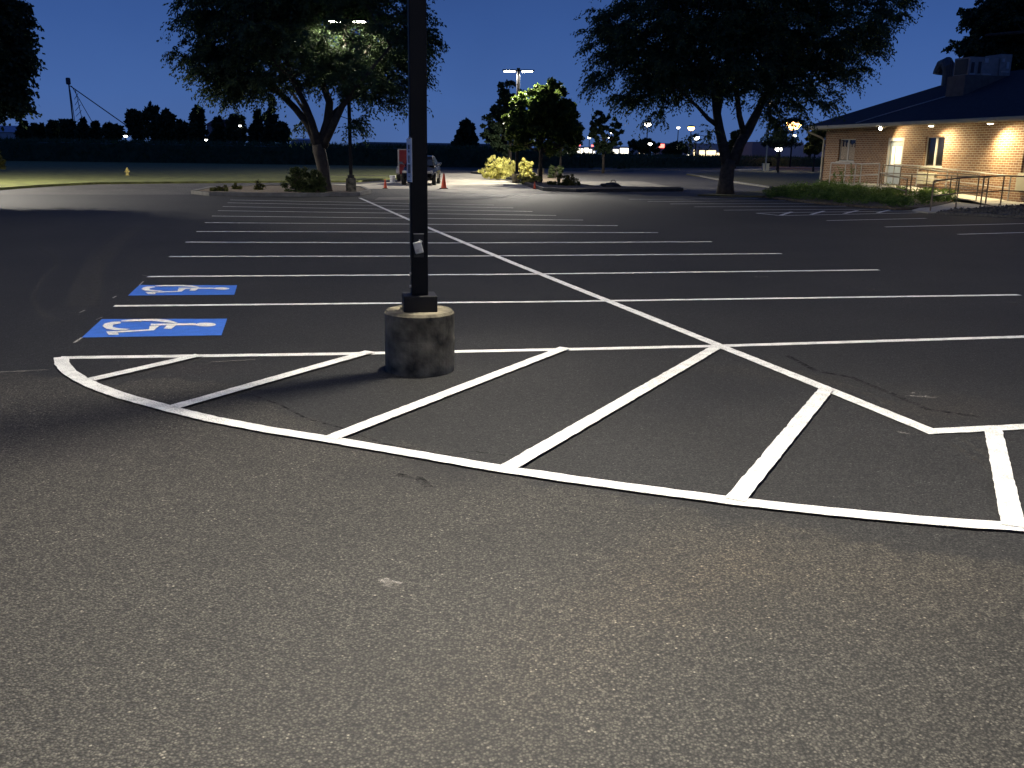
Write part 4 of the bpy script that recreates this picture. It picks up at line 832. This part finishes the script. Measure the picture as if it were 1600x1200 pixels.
dlast = (lo[4]-lo[3]); lo.append(lo[4]+Vector((1.5, -.9, 0))); hs.append(hs[-1])
rail('handrail', lo[1:], hs[1:], 'outer dark railing along the walk nearest the car park', 'railb')
lo2 = [lo[0], Vector(L2W(11.3, -3.2, .045)), Vector(L2W(13.6, -3.1, .045)), Vector(L2W(16.2, -3.0, .045)), Vector(L2W(18.5, -3.0, .045))]
rail('handrail', lo2, [hs[0], 1.0, 1.0, 1.0, 1.0], 'brown railing between ramp and walk, right of the green bed', 'railb')
# juniper bed
bed = P2([(1195, 309), (1230, 301), (1290, 294), (1375, 291), (1440, 298), (1490, 312), (1488, 318), (1452, 326), (1400, 328), (1330, 323), (1260, 317)])
def bedmesh(n):
    P = []; xs_ = [p[0] for p in bed]; ys_ = [p[1] for p in bed]; cl = []
    def ins(x, y):
        c = False; j = len(bed)-1
        for i in range(len(bed)):
            if (bed[i][1] > y) != (bed[j][1] > y) and x < (bed[j][0]-bed[i][0])*(y-bed[i][1])/(bed[j][1]-bed[i][1])+bed[i][0]: c = not c
            j = i
        return c
    while len(cl) < 420:
        x, y = rg.uniform(min(xs_), max(xs_)), rg.uniform(min(ys_), max(ys_))
        if ins(x, y): cl.append((x, y, rg.uniform(.08, .34)))
    cl = np.array(cl); k = rg.integers(0, len(cl), n); p = cl[k]+unit(rg.normal(size=(n, 3)))*rg.random(n)[:, None]**.5*np.array([.42, .42, .17])*rg.uniform(.6, 1.2, 420)[k][:, None]
    p = p[p[:, 2] > .0]; d = rg.normal(size=p.shape); d[:, 2] = np.abs(d[:, 2])*.7; d = unit(d)
    return quads(p, d, rg.uniform(.06, .16, len(p)), rg.uniform(.02, .05, len(p)), rg)
tag(MB().prism(bed, .001, .07).build('planting_bed', M['mulch']), kind='structure')
tag(npmesh('ground_cover', bedmesh(42000), 4, M['cover']), 'low green juniper ground cover filling the bed before the ramp', 'ground cover', None, 'stuff')
pc = Vector(L2W((ss[1]+ss[3])/2-.2, -2.25, .1)); cp = empty('climbing_plant', pc, 'thin leafy green plant growing up through the pale railing', 'plant')
mb = MB(); V = []
for i in range(9):
    a = rg.uniform(0, 6.28); x, y = rg.normal()*.5, rg.normal()*.15; hh = rg.uniform(.7, 1.35); pts = [(x, y, -.1), (x+rg.normal()*.08, y, hh*.5), (x+rg.normal()*.15, y+rg.normal()*.1, hh)]
    mb.tube(pts, [.012, .01, .005], 5)
    for k in range(46):
        f = rg.random(); j = 0 if f < .5 else 1; ff = f*2-j; q = np.array(pts[j])*(1-ff)+np.array(pts[j+1])*ff; V.append(q+rg.normal(size=3)*.05)
mb.build('stems', M['cover'], cp); V = np.array(V); npmesh('foliage', quads(V, unit(rg.normal(size=V.shape)+np.array([0, 0, .5])), rg.uniform(.06, .13, len(V)), rg.uniform(.03, .06, len(V)), rg), 4, M['cover'], cp)
# ------------------------------------------------------------ cones, hydrant, bucket, bag
def cone(px, py, h, label):
    g = G(px, py); r = empty('traffic_cone', g, label, 'traffic cone', 'orange traffic cones'); k = h/.7
    b = .19*k; MB().prism([(-b, -b*.8), (-b*.8, -b), (b*.8, -b), (b, -b*.8), (b, b*.8), (b*.8, b), (-b*.8, b), (-b, b*.8)], .002, .035*k).build('base', M['rubber'], r)
    MB().lathe([(.135*k, .036*k), (.13*k, .06*k), (.035*k, .68*k), (.028*k, .7*k), (.01, .7*k)], n=20).build('cone', M['orange'], r)
    return r
cone(602, 294.5, .42, 'small slim orange cone left of the nearest pole'); cone(693.5, 295, .70, 'largest orange cone, right of the nearest pole on black base'); cone(835.5, 295.5, .36, 'short orange cone at the kerb under the lit island tree')
g = G(199.5, 276); r = empty('fire_hydrant', Vector((g.x, g.y, .07)), 'small yellow fire hydrant on the left lawn', 'fire hydrant')
MB().lathe([(.18, 0), (.18, .06), (.12, .07), (.12, .45), (.16, .47), (.16, .53), (.12, .58), (.06, .66), (.03, .72), (.01, .73)], n=16).build('barrel', M['hyd'], r)
MB().tube([(-.24, 0, .36), (.24, 0, .36)], .06, 12).build('side_outlet', M['hyd'], r); MB().tube([(0, -.24, .33), (0, 0, .33)], .075, 12).build('front_outlet', M['hyd'], r); r.scale = (.62, .62, .62)
g = G(957, 295); r = empty('black_sack', Vector((g.x, g.y, .0)), 'lumpy black sack lying on the pavement behind the long kerb', 'sack')
mb = MB(); mb.lathe([(.05, .0), (.28, .03), (.34, .12), (.28, .26), (.12, .32), (.02, .33)], n=14, jit=.16); mb.tube([(.2, 0, .2), (.35, -.05, .12), (.5, 0, .04)], [.08, .07, .03], 8); mb.tube([(-.15, 0, .2), (-.38, .05, .16), (-.6, 0, .2)], [.12, .10, .05], 8); mb.build('sack_body', M['bag'], r, smooth=True)
MB().tube([(-.1, 0, .3), (-.05, 0, .42), (.1, 0, .42), (.15, 0, .28)], .02, 6).build('strap', M['bag'], r)
g = G(613, 277.5); r = empty('bucket', Vector((g.x, g.y, .0)), 'white plastic bucket left of the red trailer', 'bucket')
g.z = 0; r.location = (AY(613.5, 277, 51.5).x, 51.5, 0)
MB().lathe([(.14, 0), (.16, .34), (.17, .34), (.17, .38), (.15, .38), (.13, .02)], n=18).build('pail', M['bucket'], r)
MB().tube([(-.17, 0, .33), (-.12, -.1, .2), (0, -.17, .14), (.12, -.1, .2), (.17, 0, .33)], .008, 5).build('handle', M['steel'], r)
g = G(848 + 347, 262); r = empty('utility_cabinet', Vector((AY(1196.5, 258, 112).x, 112, 0)), 'small beige utility cabinet before the crop strip', 'cabinet')
MB().box((0, 0, .42), (.72, .5, .84)).build('cabinet_body', M['cream'], r, bevel=.03); MB().box((0, 0, .86), (.8, .56, .06)).build('lid', M['cream'], r)
# ------------------------------------------------------------ black car facing us, red trailer behind it
Yc = 47.9; xc = (AY(626, 280, Yc).x+AY(678.5, 280, Yc).x)/2
car = empty('parked_car', Vector((xc, Yc, 0)), 'black car facing the camera, half hidden behind the nearest pole', 'car')
hw = .86
secs = [(0, .62, .35, .62, .80), (.12, .72, .25, .72, .86), (.9, .84, .22, .86, .88), (1.3, .86, .22, .92, .9), (2.2, .86, .22, .93, .92), (3.3, .86, .22, .95, .92), (4.1, .84, .24, .98, .9), (4.4, .76, .35, .95, .8)]
mb = MB(); vs = []
for y, w_, zb2, zt2, _ in secs:
    prof = [(-w_*.85, zb2), (-w_, zb2+.12), (-w_*1.0, zt2-.22), (-w_*.93, zt2-.03), (-w_*.6, zt2+.03), (0, zt2+.05), (w_*.6, zt2+.03), (w_*.93, zt2-.03), (w_, zt2-.22), (w_, zb2+.12), (w_*.85, zb2)]
    vs += [(x, y, z) for x, z in prof]
n = 11; fs = [(i*n+k, (i+1)*n+k, (i+1)*n+(k+1) % n, i*n+(k+1) % n) for i in range(len(secs)-1) for k in range(n)]+[tuple(range(n)), tuple(range((len(secs)-1)*n, len(secs)*n))[::-1]]
mb.add(vs, fs)
body = mb.build('body', M['black'], car, smooth=False, bevel=.03)
cab = [(1.15, .72, .93, .76, .95), (1.95, .60, .95, .56, 1.42), (2.6, .60, .95, .56, 1.47), (3.5, .60, .95, .56, 1.43), (4.15, .72, .97, .72, 1.0)]
vs = []
for y, wb, zb2, wt, zt2 in cab: vs += [(-.78, y, zb2), (-wt, y, zt2), (wt, y, zt2), (.78, y, zb2)]
fs = [(i*4+k, (i+1)*4+k, (i+1)*4+(k+1) % 4, i*4+(k+1) % 4) for i in range(4) for k in range(4)]+[(0, 1, 2, 3), (19, 18, 17, 16)]
MB().add(vs, fs).build('cabin', M['black'], car, bevel=.02)
MB().add([(-.70, 1.16, .975), (.70, 1.16, .975), (.52, 1.93, 1.40), (-.52, 1.93, 1.40)], [(0, 1, 2, 3)]).build('windshield', M['cglass'], car)
for s in (-1, 1):
    MB().add([(s*.775, 1.4, .99), (s*.60, 2.0, 1.37), (s*.60, 3.4, 1.38), (s*.775, 3.9, 1.0)], [(0, 1, 2, 3)]).build('side_window', M['cglass'], car)
    mr = MB(); mr.tube([(s*.80, 1.45, 1.0), (s*.95, 1.42, 1.06)], .03, 6); mr.box((s*1.0, 1.40, 1.08), (.2, .1, .13)); mr.build('mirror', M['chrome'], car, bevel=.02)
    MB().box((s*.60, .04, .66), (.32, .14, .12), M=Matrix.Rotation(s*.35, 3, 'Z')).build('headlight', M['trim'], car, bevel=.03)
    for y in (.85, 3.45):
        wl = MB().tube([(s*.88, y, .33), (s*.68, y, .33)], .33, 22).build('wheel', M['rubber'], car)
        MB().tube([(s*.885, y, .33), (s*.87, y, .33)], .2, 18).build('rim', M['chrome'], wl)
gr = MB()
for k in range(4): gr.box((0, -.012, .50+.05*k), (.7, .03, .012))
gr.build('grille', M['chrome'], car); MB().box((0, -.02, .42), (.34, .02, .12)).build('number_plate', M['signw'], car)
MB().box((0, .02, .34), (1.2, .12, .14)).build('bumper', M['rubber'], car, bevel=.03)
Yt = 53.4; xl, xr = AY(622.5, 260, Yt).x, AY(653, 260, Yt).x; ztp = AY(640, 233, Yt).z
tr = empty('box_trailer', Vector(((xl+xr)/2, Yt, 0)), 'red enclosed trailer with pale corner trim behind the black car', 'trailer'); tw = (xr-xl)/2; zb3 = .42
MB().bx((-tw, 0, zb3), (tw, 2.6, ztp-.05)).build('box_body', M['red'], tr, bevel=.03)
MB().bx((-tw-.02, -.02, ztp-.05), (tw+.02, 2.62, ztp)).build('roof_trim', M['trim'], tr)
cr = MB(); cr.bx((-tw-.03, -.03, zb3), (-tw+.05, -.001, ztp-.05)); cr.bx((tw-.05, -.03, zb3), (tw+.03, -.001, ztp-.05)); cr.build('corner_trim', M['trim'], tr)
for s in (-1, 1):
    wl = MB().tube([(s*(tw+.04), 1.2, .32), (s*(tw+.22), 1.2, .32)], .32, 18).build('wheel', M['rubber'], tr); MB().tube([(s*(tw+.221), 1.2, .32), (s*(tw+.235), 1.2, .32)], .18, 16).build('rim', M['chrome'], wl)
    fd = MB(); fd.tube([(s*(tw+.13), .72, .42), (s*(tw+.13), .85, .66), (s*(tw+.13), 1.2, .76), (s*(tw+.13), 1.55, .66), (s*(tw+.13), 1.68, .42)], .11, 6); fd.build('fender', M['trim'], tr)
MB().box((0, -.5, .42), (.1, 1.0, .1)).build('drawbar', M['rubber'], tr)
# ------------------------------------------------------------ far left: sheds, grain leg, farm lamps
def block(name, x0, x1, ytop, ybot, Y, dep, label, m, cat='building', roof=None, wins=(), gable=None, grp=None):
    a, b = AY(x0, ytop, Y), AY(x1, ytop, Y); z1 = (a.z+b.z)/2; c = Vector(((a.x+b.x)/2, Y, 0)); w2 = (b.x-a.x)/2
    r = empty(name, c, label, cat, grp); wt = z1 if not roof else AY((x0+x1)/2, roof[0], Y).z
    MB().bx((-w2, 0, -.03), (w2, dep, wt)).build('wall', M[m], r)
    if gable:
        gx0, gx1, gy, gm = gable; A, Bq = AY(gx0, gy, Y), AY(gx1, gy, Y); xa, xb2 = A.x-c.x, Bq.x-c.x
        MB().add([(xa, -.3, 0), (xb2, -.3, 0), (xb2, -.3, wt*.9), ((xa+xb2)/2, -.3, A.z), (xa, -.3, wt*.9), (xa, 1, 0), (xb2, 1, 0), (xb2, 1, wt*.9), ((xa+xb2)/2, 1, A.z), (xa, 1, wt*.9)], [(0, 1, 2, 3, 4), (9, 8, 7, 6, 5), (2, 7, 8, 3), (3, 8, 9, 4), (1, 6, 7, 2), (0, 4, 9, 5)]).build('gable', M[gm], r)
    if roof:
        MB().add([(-w2-.4, -.4, wt), (w2+.4, -.4, wt), (w2+.4, dep+.4, wt), (-w2-.4, dep+.4, wt), (-w2, dep/2, z1), (w2, dep/2, z1)], [(0, 1, 5, 4), (1, 2, 5), (2, 3, 4, 5), (3, 0, 4), (0, 3, 2, 1)]).build('roof', M[roof[1]], r)
    for (u0, u1, v0, v1, wm) in wins:
        if wm == 'wlit': v0 += random.uniform(0, 3.5); u1 -= .35*(u1-u0)*random.random()
        A, Bq = AY(u0, v0, Y-.06), AY(u1, v1, Y-.06); MB().bx((A.x-c.x, -.06, max(.05, Bq.z)), (Bq.x-c.x, -.005, A.z)).build('window', M[wm], r)
    return r
gf2 = 'farm sheds beyond the cornfield'
block('farm_shed', -40, 32, 195, 216, 210, 14, 'pale blue roofed long shed at the left edge beyond the corn', 'farw', roof=(206, 'farr'), grp=gf2)
block('farm_shed', 41, 78, 196, 216, 240, 14, 'pale roofed shed half hidden behind small trees', 'farw', roof=(207, 'farr'), grp=gf2)
block('farm_house', 322, 356, 185, 216, 230, 12, 'house with dull red roof between dark trees', 'farg', roof=(196, 'farred'), grp=gf2)
block('farm_shed', 454, 492, 216, 228, 260, 12, 'low pale shed seen under the left locust', 'farw', roof=(219, 'farr'), grp=gf2)
block('long_building', 560, 810, 223, 236, 320, 20, 'very long low grey building on the horizon behind the nearest pole', 'farg', roof=(226, 'steeld'))
Yg = 260; g0 = AY(117, 212, Yg); tpz = AY(115, 122, Yg).z
gl_ = empty('grain_leg', Vector((g0.x, Yg, 0)), 'slim grain elevator leg tower with a long slanting spout', 'grain leg'); w2 = .9
MB().tube([(0, 0, 0), (-.3, 0, tpz-1.5)], .2, 6).build('leg_casing', M['steeld'], gl_)
MB().box((-.4, 0, tpz-.8), (1.1, 1.0, 1.8)).build('head_house', M['steeld'], gl_, bevel=.3)
tt = MB(); 
for s in (-1, 1): tt.tube([(s*1.4+2.2, 0, 0), (s*.7+.6, 0, tpz-3)], .09, 5)
tt.tube([(6, 0, 6), (.4, 0, tpz-2)], .09, 5)
for k in range(9):
    z = 2+k*(tpz-6)/9; f = z/tpz; tt.tube([(.8-.0*f+(1-f)*0, 0, z), (3.6-2.3*f, 0, z+1.6)], .07, 4)
tt.build('lattice', M['steeld'], gl_)
sp_ = AY(196, 195, Yg)-Vector((g0.x, Yg, 0)); MB().tube([(0, 0, tpz-2), (sp_.x, 0, sp_.z)], .15, 6).build('spout', M['steeld'], gl_)
# ------------------------------------------------------------ lamps far away
def far_lamp(px, py, Y, m, label, r=.35, pole=True, group='distant lamps'):
    p = AY(px, py, Y); root = empty('street_lamp', Vector((p.x, Y, 0)), label, 'street lamp', group)
    if pole: MB().tube([(0, 0, 0), (0, 0, p.z)], [.14, .09], 6).build('pole', M['bronze'], root)
    MB().lathe([(.02, r*.75), (r*.6, r*.7), (r*1.15, r*.45), (r*1.2, r*.3), (.03, r*.29)], c=(0, 0, p.z-r*.2), n=12).build('hood', M['bronze'], root)
    MB().lathe([(.02, -r*.7), (r*.55, -r*.55), (r*.95, -r*.1), (r*.9, r*.28), (.02, r*.285)], c=(0, 0, p.z-r*.2), n=12).build('glare_globe', M[m], root)  # emissive body widened to the spread of the lamp's glare
far_lamp(108, 190, 205, 'lwhite', 'bright white yard lamp among the trees left of the grain leg', .55)
far_lamp(301, 193, 200, 'lwhite', 'tiny lamp left of the red roofed house', .25); far_lamp(375, 196, 165, 'lwhite', 'tiny lamp right of the red roofed house', .25)
far_lamp(322, 218, 150, 'lwhite', 'tiny low lamp just above the corn', .25); far_lamp(196, 212, 165, 'lwhite', 'small low lamp left of the tall pines', .35)
far_lamp(1012, 193, 200, 'lwhite', 'white street lamp above the low round tree', .75); far_lamp(1060, 199, 230, 'lwhite', 'small white street lamp left of the orange one', .4); far_lamp(1080, 199, 200, 'lorange', 'orange street lamp beside the left limb of the right locust', .75)
far_lamp(1088, 214, 180, 'lwhite', 'bright white lamp before the white flat-roofed shop', .6); far_lamp(1240, 192, 150, 'lorange', 'orange street lamp with glare-sized globe over the small spreading tree', 1.25); far_lamp(1241, 211, 190, 'lwhite', 'small white lamp under the orange one', .45)
far_lamp(1217, 231, 118, 'lwhite', 'white lamp shining through the small spreading tree', .5); far_lamp(921, 214, 240, 'lwhite', 'white lamp left of the slim two-leader tree', .5)
far_lamp(956, 206, 240, 'lwhite', 'upper white lamp seen through the slim two-leader tree', .5); far_lamp(953, 215, 235, 'lwhite', 'lower white lamp seen through the slim two-leader tree', .45); far_lamp(1016, 224, 160, 'lwhite', 'white lamp low in front of the round dark tree', .35)
pz = AY(1205, 150, 110); r = empty('lamp_post', Vector((pz.x, 110, 0)), 'distant twin lamp post seen through the right locust crown', 'lamp post', 'parking lot lamp posts', TH)
MB().tube([(0, 0, 0), (0, 0, pz.z)], .09, 8).build('pole', M['cream'], r)
for s in (-1, 1):
    MB().box((s*.6, 0, pz.z), (.9, .4, .12)).build('lamp_head', M['bronze'], r); MB().box((s*.6, 0, pz.z-.075), (.8, .34, .02)).build('lens', M['lens'], r)
spot((0, 0, pz.z-.3), 3500, r)
# ------------------------------------------------------------ lit shops far right
gs2 = 'lit shops beyond the crop strip'
block('shop', 884, 930, 229, 240, 300, 14, 'lit shop with blue sign left of the slim two-leader tree', 'farw', wins=[(886, 890, 232, 240, 'wlit'), (894, 897, 231, 240, 'wlit'), (899, 906, 230, 239.5, 'wlit'), (907.5, 912, 231, 240, 'wlit'), (913, 920, 228.5, 239, 'wlit'), (921, 925, 233, 240, 'wlit'), (927, 930, 234, 240, 'wlit'), (890, 903, 224, 227, 'bluel'), (903, 907, 222, 228, 'redl'), (924, 927, 226.5, 229, 'redl')], grp=gs2)
block('shop', 948, 1010, 229, 241, 290, 14, 'brightly lit shop with a pointed gable', 'farw', wins=[(949, 957, 229.3, 236, 'wlit'), (958, 968, 232, 240, 'wlit'), (969, 985, 231, 240, 'wlit'), (999, 1004, 233, 240, 'wlit2'), (1006, 1009, 231, 240, 'wlit2')], gable=(984.5, 997, 219, 'farw'), grp=gs2)
o = block('shop', 1072, 1126, 224, 244, 250, 16, 'white flat-roofed shop with warm lit windows beside the right locust trunk', 'farw', wins=[(1074, 1078, 239, 243, 'wlit'), (1084, 1087, 234, 243.5, 'wlit2'), (1093, 1101, 235, 243.5, 'wlit2'), (1104, 1118, 235, 243.5, 'wlit2'), (1120, 1124, 239, 243.5, 'wlit2')], grp=gs2)
block('shop', 1030, 1071, 224, 243, 280, 12, 'dim shop with thin lit roof band and red sign', 'farg', wins=[(1052, 1070, 224.5, 226, 'wlit'), (1030, 1038, 225, 231, 'redl'), (1044, 1048, 234, 238, 'wlit2')], grp=gs2)
block('shop', 1155, 1177, 224, 246, 220, 16, 'pale corner shop with striped lit window between trunk and warehouse', 'farw', wins=[(1165, 1168, 235, 246, 'wlit2'), (1169, 1171.5, 235, 246, 'wlit2'), (1172.5, 1175, 235, 246, 'wlit2')], grp=gs2)
block('warehouse', 1176, 1256, 222, 254, 190, 25, 'plain grey warehouse behind the small spreading tree', 'farg')
block('white_building', 1256, 1300, 227, 256, 170, 15, 'small white lit building at the left end of the brick building', 'farw', wins=[(1263, 1267, 240, 250, 'cglass')])
spot(Vector((AY(1262, 215, 160).x, 158, 9)), 6000, None, aim=(0, .6, -1)) if False else None
rc = AY(1185, 247, 150); r = empty('parked_car', Vector((rc.x, 150, 0)), 'tiny distant car with a red tail lamp before the warehouse', 'car')
mb = MB(); mb.add([(x, y, z) for y in (0, 1.8) for x, z in ((-2.2, .3), (-2.2, .8), (-1.4, .95), (-.9, 1.4), (.7, 1.42), (1.4, .95), (2.1, .85), (2.2, .3))], [tuple(range(8)), tuple(range(15, 7, -1))]+[(k, 8+k, 8+(k+1) % 8, (k+1) % 8) for k in range(8)]); mb.build('body', M['black'], r)
for x in (-1.4, 1.4): MB().tube([(x, -.02, .33), (x, .2, .33)], .33, 12).build('wheel', M['rubber'], r)
MB().box((-.2, -.05, .85), (.45, .08, .3)).build('tail_lamp', M['redl'], r)
